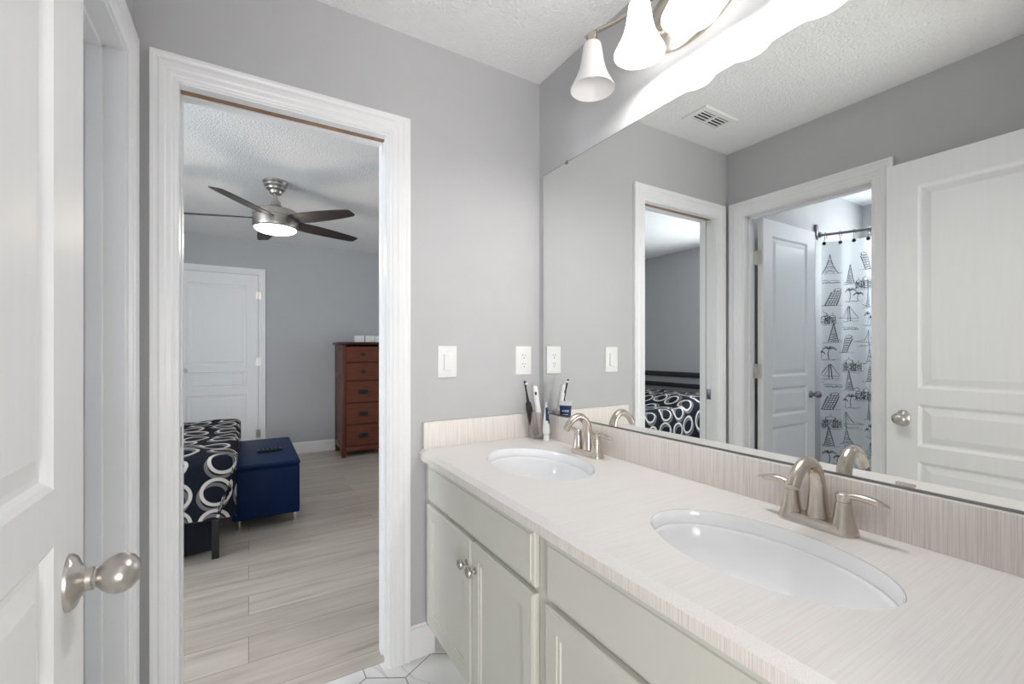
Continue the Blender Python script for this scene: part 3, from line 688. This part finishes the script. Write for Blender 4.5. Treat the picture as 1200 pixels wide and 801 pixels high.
# toothpaste tube standing on its cap
tp = thing('toothpaste_tube', 'white toothpaste tube with navy label standing on its cap beside the tumbler', 'toothpaste', (1.098, 1.545, CT))
Bn = Vector((0.72, -0.694, 0)).normalized(); Bw = Vector((0.694, 0.72, 0)).normalized()
C0 = Vector((1.098, 1.545, CT))
def tsec(w, th, z, n=28, sh=0): return [C0 + Bw * (w * math.cos(2 * PI * i / n)) + Bn * (th * math.sin(2 * PI * i / n)) + Vector((0, 0, z)) for i in range(n)]
b = NB(); rings_loft(b, [tsec(0.013, 0.013, 0.0005), tsec(0.0135, 0.0135, 0.002), tsec(0.0125, 0.0125, 0.026), tsec(0.011, 0.011, 0.028)]); obj('cap', b, M_PLASTIC, tp)
b = NB(); rings_loft(b, [tsec(0.009, 0.009, 0.0275), tsec(0.018, 0.0155, 0.033), tsec(0.021, 0.016, 0.045), tsec(0.023, 0.0135, 0.085), tsec(0.0255, 0.0085, 0.125), tsec(0.0275, 0.003, 0.150), tsec(0.028, 0.0012, 0.154), tsec(0.028, 0.0010, 0.165)]); tb = obj('tube_body', b, M_PLASTIC, tp)
b = NB()
for sg in (1,):
    R = []
    for w, th, z, f in ((0.023, 0.0135, 0.072, 0.25), (0.023, 0.0135, 0.080, 0.55), (0.0235, 0.0125, 0.090, 0.93), (0.0255, 0.0085, 0.125, 0.97), (0.0272, 0.0040, 0.145, 0.97)):
        R.append([C0 + Bw * (w * math.cos(a)) + Bn * ((th + 0.0007) * math.sin(a) * sg) + Vector((0, 0, z)) for a in [PI / 2 + (k / 8 - 1) * f * PI / 2 for k in range(17)]])
    rings_loft(b, R, False, False, False)
lb = obj('front_label', b, M_NAVY, tb, label='navy shield-shaped label with white lettering')
b = NB()
for sg in (1,):
    for row, (z, marks, hh) in enumerate(((0.122, ((-.013, .005), (-.0065, .004), (0.0, .005), (.0065, .003), (.0115, .004)), 0.008), (0.107, ((-.010, .006), (-.002, .007), (.007, .006)), 0.003), (0.098, ((-.006, .005), (.002, .006)), 0.0025))):
        for x, w in marks:
            th = 0.0098 if row == 0 else 0.0118
            p = C0 + Vector((0, 0, z)); vs = []
            for dx, dz in ((-w / 2, -hh / 2), (w / 2, -hh / 2), (w / 2, hh / 2), (-w / 2, hh / 2)):
                xx = (x + dx); tt = th * math.sqrt(max(0.05, 1 - (xx / 0.0245) ** 2)) + 0.0018
                vs.append(b.verts.new(p + Bw * xx + Bn * tt * sg + Vector((0, 0, dz))))
            b.faces.new(vs)
obj('white_lettering', b, M_PLASTIC, lb, smooth=False)

# ---------------------------------------------------------------- ceiling fan
FCX, FCY = 0.169, 3.645
fan = thing('ceiling_fan', 'brushed steel five-blade ceiling fan with lit bowl in the bedroom', 'ceiling fan', (FCX, FCY, HC))
b = NB(); lathe(b, [(0.085, HC), (0.084, HC - 0.012), (0.076, HC - 0.022), (0.074, HC - 0.036), (0.064, HC - 0.046), (0.061, HC - 0.060), (0.046, HC - 0.072), (0.040, HC - 0.088), (0.022, HC - 0.097)], (FCX, FCY, 0), (0, 0, 1), 40); obj('canopy', b, M_STEEL, fan, angle=25)
b = NB(); lathe(b, [(0.013, 2.22), (0.013, HC - 0.09)], (FCX, FCY, 0), (0, 0, 1), 20); obj('downrod', b, M_STEEL, fan)
b = NB(); lathe(b, [(0.020, 2.302), (0.032, 2.296), (0.036, 2.268), (0.052, 2.258), (0.062, 2.240), (0.085, 2.233), (0.136, 2.227), (0.147, 2.220), (0.150, 2.210), (0.150, 2.180), (0.147, 2.178), (0.147, 2.174), (0.150, 2.172), (0.150, 2.118), (0.147, 2.104), (0.139, 2.096)], (FCX, FCY, 0), (0, 0, 1), 48); obj('motor_housing', b, M_STEEL, fan, angle=30)
b = NB(); lathe(b, [(0.140, 2.099), (0.138, 2.092), (0.128, 2.081), (0.108, 2.072), (0.075, 2.066), (0.035, 2.063), (0.006, 2.0625)], (FCX, FCY, 0), (0, 0, 1), 48); obj('light_bowl', b, M_FANLIGHT, fan, label='glowing white glass bowl')
l = bpy.data.lights.new('fan_bulb_light', 'POINT'); l.energy = P_FAN; l.color = (1.0, 0.88, 0.72); l.shadow_soft_size = 0.08
o = bpy.data.objects.new('fan_bulb_light', l); o.location = (FCX, FCY, 1.94); COL.objects.link(o)
for k in range(5):
    th = math.radians(-120 + 72 * k)
    b = NB(); R = []
    for r_, w0, w1 in ((0.105, -0.025, 0.055), (0.18, -0.040, 0.075), (0.28, -0.052, 0.078), (0.42, -0.058, 0.068), (0.56, -0.056, 0.052), (0.645, -0.050, 0.036), (0.665, -0.044, 0.022)):
        pit = -math.radians(14 - 6 * (r_ - 0.1))
        z = 2.166 - 0.028 * (r_ - 0.1)
        ring = []
        for w, t in ((w0, 0.003), (w1, 0.003), (w1, -0.003), (w0, -0.003)):
            ring.append(Vector((r_, w * math.cos(pit), z + w * math.sin(pit) + t)))
        R.append([Matrix.Rotation(th, 3, 'Z') @ p + Vector((FCX, FCY, 0)) for p in ring])
    rings_loft(b, R); obj('blade', b, M_BLADE, fan, angle=30)

# ---------------------------------------------------------------- bed, comforter
BXF, BYN, BYF, BZ = -0.055, 2.97, 4.66, 0.605
bed = thing('bed', 'black framed bed with slatted headboard under the ring-patterned comforter', 'bed', (-1.15, 3.8, 0))
for x in (-2.20, -0.166):
    for y in (3.085, 4.53):
        b = NB(); box(b, x - 0.018, x + 0.018, y - 0.018, y + 0.018, 0, 0.30, 0.003); obj('leg', b, M_FRAMEBLK, bed)
for y in (3.085, 4.515):
    b = NB(); box(b, -2.22, -0.16, y, y + 0.03, 0.22, 0.32, 0.004); obj('side_rail', b, M_FRAMEBLK, bed)
b = NB(); box(b, -0.175, -0.145, 3.085, 4.545, 0.22, 0.32, 0.004); obj('foot_rail', b, M_FRAMEBLK, bed)
b = NB(); box(b, -2.24, -0.17, 3.03, 4.60, 0.325, 0.582, 0.05, 4); obj('mattress', b, mat('mattress cloth', (0.55, 0.57, 0.62), 0.9), bed)
b = NB(); rings_loft(b, [[(-2.18, 3.15, 0.02), (-2.18, 3.15, 0.30)], *[[(-2.18 + 2.0 * k / 40, 3.15 + 0.012 * math.sin(k * 1.3), 0.02), (-2.18 + 2.0 * k / 40, 3.15, 0.30)] for k in range(1, 41)]], False, False, False); obj('under_bed_sheet', b, M_DARKNAVY, bed, label='dark upright sheet under the bed')  # dark wavy sheet set back under the bed's near side
for y in (3.00, 4.63):
    b = NB(); box(b, -2.285, -2.235, y - 0.03, y + 0.03, 0, 0.97, 0.004); obj('headboard_post', b, M_FRAMEBLK, bed)
for z0, z1 in ((0.880, 0.942), (0.752, 0.805), (0.50, 0.58)):
    b = NB(); box(b, -2.275, -2.245, 3.02, 4.61, z0, z1, 0.004); obj('headboard_rail', b, M_FRAMEBLK, bed)
# comforter: a cloth grid draped over mattress, near side, far side and foot
b = NB(); uvl = b.loops.layers.uv.new('cloth')
NU, NV = 84, 84; hangN, hangF, hangX = 0.315, 0.28, 0.27
u0, u1 = -2.22, BXF + hangX; v0, v1 = BYN - hangN, BYF + hangF
grid = []
rng = random.Random(3)
ph = [rng.uniform(0, 6.28) for _ in range(8)]
def soft(e, r=0.055):   # rounded edge: distance past the edge -> (out, down)
    if e <= -r: return e, 0
    a = min((e + r) / r, PI / 2)
    if (e + r) / r < PI / 2: return -r + r * math.sin(a), r * (1 - math.cos(a))
    return 0.0, r + (e + r - r * PI / 2)
for i in range(NU + 1):
    row = []
    for j in range(NV + 1):
        u = u0 + (u1 - u0) * i / NU; v = v0 + (v1 - v0) * j / NV
        ex, dx_ = soft(u - BXF); en, dn = soft(BYN - v); ef, df = soft(v - BYF)
        x = BXF + ex; y = BYN - en if v < (BYN + BYF) / 2 else BYF + ef
        dy_ = dn if v < (BYN + BYF) / 2 else df
        drop = max(dx_, dy_); mn = min(dx_, dy_)
        z = BZ - drop
        puff = 0.010 * math.sin(u * 9 + ph[0]) * math.sin(v * 8 + ph[1]) + 0.006 * math.sin(u * 17 + v * 13 + ph[2])
        if drop < 0.03: z += puff
        hh = min(1, max(0, (-1.45 - u) / 0.35)); z += 0.105 * hh * hh * (3 - 2 * hh) * max(0, 1 - drop / 0.25)
        wav = 0.012 * math.sin((u if dy_ > dx_ else v) * 15 + ph[3]) * min(1, drop / 0.2)
        if dy_ > 0.05: y += (-1 if v < 3.8 else 1) * (wav + 0.02 * drop)
        if dx_ > 0.05: x += 0.4 * wav - 0.27 * (drop - 0.05)
        if mn > 0.04:
            x -= mn * 0.10; y += (-1 if v < 3.8 else 1) * mn * 0.05
        row.append((b.verts.new((x, y, z)), (u, v)))
    grid.append(row)
for i in range(NU):
    for j in range(NV):
        q = [grid[i][j], grid[i + 1][j], grid[i + 1][j + 1], grid[i][j + 1]]
        f = b.faces.new([k[0] for k in q])
        for lp, k in zip(f.loops, q): lp[uvl].uv = k[1]
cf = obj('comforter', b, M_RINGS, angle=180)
so = cf.modifiers.new('thick', 'SOLIDIFY'); so.thickness = 0.014; so.offset = -1
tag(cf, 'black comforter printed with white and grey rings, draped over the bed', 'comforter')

# ---------------------------------------------------------------- ottoman and remote
ot = thing('ottoman_bench', 'navy leather storage ottoman at the foot of the bed', 'ottoman', (0.11, 3.95, 0))
OXa, OXb, OYa, OYb = -0.094, 0.312, 3.45, 4.42
b = NB(); box(b, OXa, OXb, OYa, OYb, 0.065, 0.402, 0.012, 3); obj('ottoman_body', b, M_LEATHER, ot)
b = NB(); box(b, OXa - 0.004, OXb + 0.004, OYa - 0.004, OYb + 0.004, 0.403, 0.434, 0.014, 4); ld = obj('ottoman_lid', b, M_LEATHER, ot)
b = NB(); tube(b, [(OXa + 0.01, OYa - 0.003, 0.404), (OXb - 0.01, OYa - 0.003, 0.404)], 0.003, 8); obj('piping', b, M_LEATHER, ld)
for x in (OXa + 0.04, OXb - 0.03):
    for y in (OYa + 0.06, OYb - 0.06):
        b = NB(); lathe(b, [(0.012, 0.0), (0.014, 0.03), (0.015, 0.066)], (x, y, 0), (0, 0, 1), 16); obj('leg', b, M_CHROME, ot)
rm = thing('remote_control', 'black remote control lying on the navy ottoman', 'remote', (0.142, 3.86, 0.4345))
rmm = Matrix.Translation((0.142, 3.86, 0.4345)) @ Matrix.Rotation(math.radians(2), 4, 'Z')
b = NB(); box(b, -0.085, 0.085, -0.020, 0.020, 0.0, 0.018, 0.005, 3); b.transform(rmm); obj('remote_body', b, M_BLACK, rm)
for i in range(5):
    for j in (-1, 0, 1):
        b = NB(); box(b, -0.06 + i * 0.028 - 0.008, -0.06 + i * 0.028 + 0.008, j * 0.012 - 0.004, j * 0.012 + 0.004, 0.0175, 0.0195, 0.001); b.transform(rmm); obj('button', b, M_DARKNAVY, rm)

# ---------------------------------------------------------------- chest of drawers, boxes on it
ch = thing('chest_of_drawers', 'tall cherry wood five-drawer chest against the bedroom far wall', 'chest of drawers', (1.14, 5.42, 0))
CX0, CX1, CY0, CY1, CH = 0.895, 1.405, 5.20, 5.66, 1.275
for x in (CX0, CX1 - 0.045):
    for y in (CY0, CY1 - 0.045):
        b = NB(); box(b, x, x + 0.045, y, y + 0.045, 0, CH, 0.003); obj('post', b, M_CHERRYV, ch)
for x in (CX0 + 0.008, CX1 - 0.026):
    b = NB(); box(b, x, x + 0.018, CY0 + 0.045, CY1 - 0.045, 0.08, CH); obj('side_panel', b, M_CHERRYV, ch)
for z in (0.085, 0.88, 1.20):
    b = NB(); box(b, CX0 + 0.002, CX0 + 0.02, CY0 + 0.045, CY1 - 0.045, z, z + 0.06, 0.002); obj('side_rail', b, M_CHERRYV, ch)
b = NB(); box(b, CX0 + 0.045, CX1 - 0.045, CY1 - 0.02, CY1 - 0.01, 0.08, CH); obj('back_panel', b, M_CHERRYV, ch)
b = NB(); box(b, CX0 - 0.025, CX1 + 0.025, CY0 - 0.025, CY1 + 0.015, CH, CH + 0.028, 0.006); obj('chest_top', b, M_CHERRYTOP, ch)
zs = [1.258, 1.072, 0.862, 0.610, 0.362, 0.118]
for k in range(5):
    b = NB(); nested(b, (CX0 + 0.049, CY0 + 0.006, zs[k + 1] + 0.007), (1, 0, 0), (0, -1, 0), CX1 - CX0 - 0.098, zs[k] - zs[k + 1] - 0.014, [(0, -0.4), (0, -0.001), (0.003, 0.002)])
    dw = obj('drawer', b, M_CHERRY, ch)
    cx, cz = (CX0 + CX1) / 2 - 0.02, (zs[k] + zs[k + 1]) / 2
    b = NB()
    if k < 2:
        lathe(b, [(0.022, 0), (0.022, 0.004), (0.012, 0.008), (0.010, 0.018), (0.017, 0.024), (0.017, 0.030), (0.008, 0.034)], (cx, CY0 + 0.004, cz), (0, -1, 0), 20, 1.3, 0.8)
        obj('knob', b, M_BLACK, dw)
    else:
        box(b, cx - 0.055, cx + 0.055, CY0 - 0.001, CY0 + 0.004, cz - 0.025, cz + 0.025, 0.002)
        hd = obj('pull_plate', b, M_BLACK, dw)
        b = NB(); tube(b, smoothpath([(cx - 0.042, CY0, cz + 0.012), (cx - 0.042, CY0 - 0.02, cz + 0.006), (cx - 0.034, CY0 - 0.024, cz - 0.018), (cx + 0.034, CY0 - 0.024, cz - 0.018), (cx + 0.042, CY0 - 0.02, cz + 0.006), (cx + 0.042, CY0, cz + 0.012)], 4), 0.0045, 10)
        obj('bail_handle', b, M_BLACK, hd)
    b = NB(); box(b, CX0 + 0.045, CX1 - 0.045, CY0 + 0.012, CY0 + 0.04, zs[k + 1] - 0.007, zs[k + 1] + 0.007); obj('drawer_rail', b, M_CHERRYTOP, ch)
b = NB(); box(b, CX0 + 0.045, CX1 - 0.045, CY0 + 0.008, CY0 + 0.03, 0.062, 0.112, 0.003); obj('apron', b, M_CHERRY, ch)
for k, (x0, lab) in enumerate(((1.075, 'leftmost of three small white boxes standing on the cherry chest'), (1.193, 'middle of three small white boxes standing on the cherry chest'), (1.303, 'rightmost of three small white boxes standing on the cherry chest'))):
    bx = thing('storage_box', lab, 'box', (x0 + 0.05, 5.42, CH + 0.028), 'white boxes on the chest')
    b = NB(); box(b, x0, x0 + 0.102, 5.37, 5.47, CH + 0.0285, CH + 0.100, 0.002); obj('box_body', b, M_PLASTIC, bx)
    b = NB(); box(b, x0 - 0.001, x0 + 0.103, 5.369, 5.471, CH + 0.092, CH + 0.108, 0.002); obj('box_lid', b, M_PLASTIC, bx)
b = NB(); tube(b, smoothpath([(0.872, BY - 0.016, 0.125), (0.845, BY - 0.02, 0.10), (0.835, BY - 0.022, 0.06), (0.862, BY - 0.025, 0.075), (0.855, BY - 0.03, 0.02), (0.84, BY - 0.05, 0.005)], 6), 0.0035, 8)
tag(obj('power_cord', b, M_PLASTIC), 'thin white cord hanging on the baseboard beside the cherry chest', 'cord')

# ---------------------------------------------------------------- shower rod, rings, curtain
RZ = 2.085
def rodx(y): return -1.43 - 0.20 * (1 - ((y - 0.85) / 0.83) ** 2)
rod = thing('shower_rod', 'curved dark metal shower curtain rod in the tub room', 'curtain rod', (-1.5, 0.85, RZ))
b = NB(); tube(b, [(rodx(y), y, RZ) for y in [D - 0.012 - k * 0.04 for k in range(43)]], 0.0095, 14); obj('pole', b, M_DARKMET, rod)
b = NB(); lathe(b, [(0.034, 0), (0.034, 0.008), (0.022, 0.016), (0.018, 0.03)], (rodx(D), D - 0.0005, RZ), (0, -1, 0), 24); obj('wall_flange', b, M_DARKMET, rod)
b = NB(); box(b, rodx(D) + 0.03, rodx(D) + 0.052, D - 0.02, D - 0.0005, RZ - 0.01, RZ + 0.075, 0.003); obj('wall_bracket', b, M_DARKMET, rod)
CTOP, CBOT = RZ - 0.058, 0.12
def cpt(s_, z):    # s along the curtain from the wall, z height
    y = D - 0.03 - s_ * 0.93
    k = 0.35 + 0.65 * min(1, (CTOP - z) / 0.5)
    return Vector((rodx(y) + 0.020 * math.sin(s_ * 42 + 0.6) * k + 0.008 * math.sin(s_ * 17 + 2), y + 0.008 * math.cos(s_ * 42) * k, z))
SL = 1.5
b = NB(); NS, NZ = 220, 16
g = [[b.verts.new(cpt(SL * i / NS, CTOP - (CTOP - CBOT) * j / NZ)) for j in range(NZ + 1)] for i in range(NS + 1)]
for i in range(NS):
    for j in range(NZ): b.faces.new((g[i][j], g[i + 1][j], g[i + 1][j + 1], g[i][j + 1]))
for f in b.faces: f.material_index = 0
# printed sketches: strokes laid on the cloth
def cn(s_, z):
    a = cpt(s_ + 0.002, z) - cpt(s_ - 0.002, z); n = Vector((-a.y, a.x, 0)).normalized()
    return n if n.x > 0 else -n
def stroke(pts, w):
    w *= 0.54
    P = []
    for (a, c), (d, e) in zip(pts, pts[1:]):
        n = max(1, int(math.hypot(d - a, e - c) / 0.012))
        for k in range(n): P.append((a + (d - a) * k / n, c + (e - c) * k / n))
    P.append(pts[-1]); prev = None
    for i, (s_, z) in enumerate(P):
        q0 = P[max(i - 1, 0)]; q1 = P[min(i + 1, len(P) - 1)]
        t = Vector((q1[0] - q0[0], q1[1] - q0[1])); t = t.normalized() if t.length > 0 else Vector((1, 0)); nx, nz = -t.y * w / 2, t.x * w / 2
        if s_ < 0.004 or s_ > SL - 0.004: prev = None; continue
        A = cpt(s_ + nx, z + nz) + cn(s_, z) * 0.0012; B = cpt(s_ - nx, z - nz) + cn(s_, z) * 0.0012
        cur = (b.verts.new(A), b.verts.new(B))
        if prev: f = b.faces.new((prev[0], cur[0], cur[1], prev[1])); f.material_index = 1
        prev = cur
def place(motif, s0, z0, sc, fl):
    for pts, w in motif: stroke([(s0 + x * sc * fl, z0 + y * sc) for x, y in pts], w)
rr = random.Random(11)
def scrib(x0, x1, y, a, n): return [(x0 + (x1 - x0) * k / n, y + rr.uniform(-a, a)) for k in range(n + 1)]
def eiffel():
    m = [([(-.30, 0), (-.20, .18), (-.11, .42), (-.05, .70), (0, 1.05)], .006), ([(.30, 0), (.20, .18), (.11, .42), (.05, .70), (0, 1.05)], .006), ([(-.14, 0), (-.08, .12), (0, .17), (.08, .12), (.14, 0)], .004),
         ([(-.22, .20), (.22, .20)], .006), ([(-.12, .42), (.12, .42)], .005), ([(-.05, .72), (.05, .72)], .005), ([(-.42, -.02), (.45, .0)], .003), ([(0, 1.0), (0, 1.12)], .003)]
    for y in (.08, .27, .34, .5, .58, .66): w = .27 * (1 - y) ** 1.5 + .02; m.append(([(-w, y), (w, y + .06)], .0035)); m.append(([(w, y), (-w, y + .06)], .0035))
    m.append((scrib(-.5, -.25, .03, .04, 6), .004)); m.append((scrib(.25, .5, .03, .04, 6), .004)); return m
def pisa():
    m = []; tl = lambda x, y: (x + y * .28 - .1, y)
    for k in range(7):
        y = k * .14; w = .20 if k < 6 else .14
        m.append(([tl(-w, y), tl(w, y)], .005)); m.append(([tl(-w, y + .02), tl(w, y + .02)], .003))
        for q in range(5 if k < 6 else 3): x = -w + 2 * w * (q + .3) / (4.6 if k < 6 else 2.6); m.append(([tl(x, y + .02), tl(x + .01, y + .12)], .005))
        m.append(([tl(-w, y), tl(-w, y + .14)], .004)); m.append(([tl(w, y), tl(w, y + .14)], .005))
    m.append(([tl(-.14, .98), tl(0, 1.05), tl(.14, .98)], .005)); m.append(([(-.5, -.02), (.4, 0)], .003)); m.append((scrib(-.5, -.2, .0, .05, 5), .003)); return m
def palm():
    m = [([(0, 0), (.03, .3), (.0, .62)], .006), ([(.30, 0), (.27, .2), (.32, .38)], .005), ([(-.35, -.02), (.5, -.02)], .003), (scrib(-.2, .3, -.06, .03, 8), .004)]
    for cx, cy, r in ((0, .64, .26), (.32, .40, .19)):
        for a in (20, 60, 100, 140, 175, -15, 200, 45, 120): t = math.radians(a); m.append(([(cx, cy), (cx + r * .6 * math.cos(t), cy + r * .5 * math.sin(t) + .06), (cx + r * math.cos(t), cy + r * .5 * math.sin(t) - .05)], .006))
    return m
def dome():
    m = []
    for x, w, h, d in ((-.32, .09, .38, .12), (.32, .09, .38, .12), (0, .16, .46, .24), (-.15, .07, .40, .10), (.16, .07, .42, .10)):
        m.append(([(x - w, 0), (x - w, h), (x - w * .8, h + d * .6), (x, h + d), (x + w * .8, h + d * .6), (x + w, h), (x + w, 0)], .005)); m.append(([(x, h + d), (x, h + d + .14)], .003)); m.append(([(x - w, h), (x + w, h)], .004))
        for k in range(4): m.append((scrib(x - w * .8, x + w * .8, .06 + k * h * .25, .06, 6), .008))
    m.append(([(-.5, -.01), (.5, -.02)], .004)); m.append((scrib(-.4, .4, -.1, .03, 9), .004)); return m
def spire():
    m = [([(-.16, 0), (-.10, .4), (-.05, .75), (0, 1.1)], .006), ([(.16, 0), (.10, .4), (.05, .75), (0, 1.1)], .006)]
    for k in range(9): y = k * .1; w = .15 * (1 - y * .85); m.append(([(-w, y), (w, y + .05), (-w * .8, y + .09)], .006))
    m += [(scrib(-.35, .35, -.03, .03, 7), .004), (scrib(-.34, -.18, .1, .08, 5), .005)]; return m
def bridge():
    return [([(-.5, .05), (.5, .12)], .005), ([(-.25, -.1), (-.2, .8)], .007), ([(-.15, -.1), (-.16, .8)], .006), ([(-.2, .8), (-.5, .1)], .004), ([(-.17, .8), (.1, .25), (.4, .14)], .004), ([(-.18, .7), (.0, .12)], .003), ([(-.18, .75), (.15, .12)], .003), (scrib(-.5, .3, -.08, .04, 10), .004), (scrib(-.1, .4, -.16, .03, 8), .003)]
def script():
    return [(scrib(-.45, .45, .16, .035, 16), .004), (scrib(-.35, .5, .02, .05, 26), .008), ([(-.6, .1), (-.4, .2), (-.1, .24)], .003), (scrib(-.55, -.35, .35, .02, 5), .004)]
MOT = [eiffel, script, pisa, dome, spire, palm, bridge]
col = 0; s0 = 0.035
while s0 < SL:
    z = CTOP - 0.06 - (0.09 if col % 2 else 0.0); k = col * 3 + (col % 3)
    while z > CBOT + 0.05:
        f = MOT[(k + (k // 7)) % 7]; h = {eiffel: .135, pisa: .122, palm: .118, dome: .125, spire: .13, bridge: .125, script: .10}[f]
        z -= (0.05 if f is script else 0.60 * h) + 0.060
        place(f(), s0 + rr.uniform(-.026, .026), z - (0 if f is script else 0.3 * h), h, rr.choice((1, -1)) if f is not script else 1)
        k += 1
    s0 += 0.118; col += 1
cu = obj('shower_curtain', b, [M_CURTAIN, M_INK], angle=180, recalc=False)
tag(cu, 'white shower curtain sketched with landmark towers, seen through the tub room doorway', 'shower curtain')
for k in range(12):
    s_ = 0.02 + k * 0.085
    p = cpt(s_, CTOP); xr = rodx(p.y)
    rg = thing('curtain_ring', 'dark curtain ring with a black ball, on the shower rod', 'curtain ring', (xr, p.y, RZ), 'shower curtain rings')
    b = NB(); tube(b, [(xr + 0.0185 * math.cos(a) , p.y, RZ - 0.006 + 0.0245 * math.sin(a)) for a in [2 * PI * i / 20 for i in range(21)]], 0.0022, 8); obj('hook', b, M_DARKMET, rg)
    b = NB(); lathe(b, [(0.002, -0.013), (0.009, -0.010), (0.013, 0), (0.009, 0.010), (0.002, 0.013)], (p.x + 0.012, p.y, CTOP - 0.012), (0, 0, 1), 16); obj('ball', b, M_BLACK, rg)
    b = NB(); tube(b, [(xr + 0.012, p.y, RZ - 0.022), (p.x + 0.012, p.y, CTOP - 0.005)], 0.002, 8); obj('stem', b, M_DARKMET, rg)
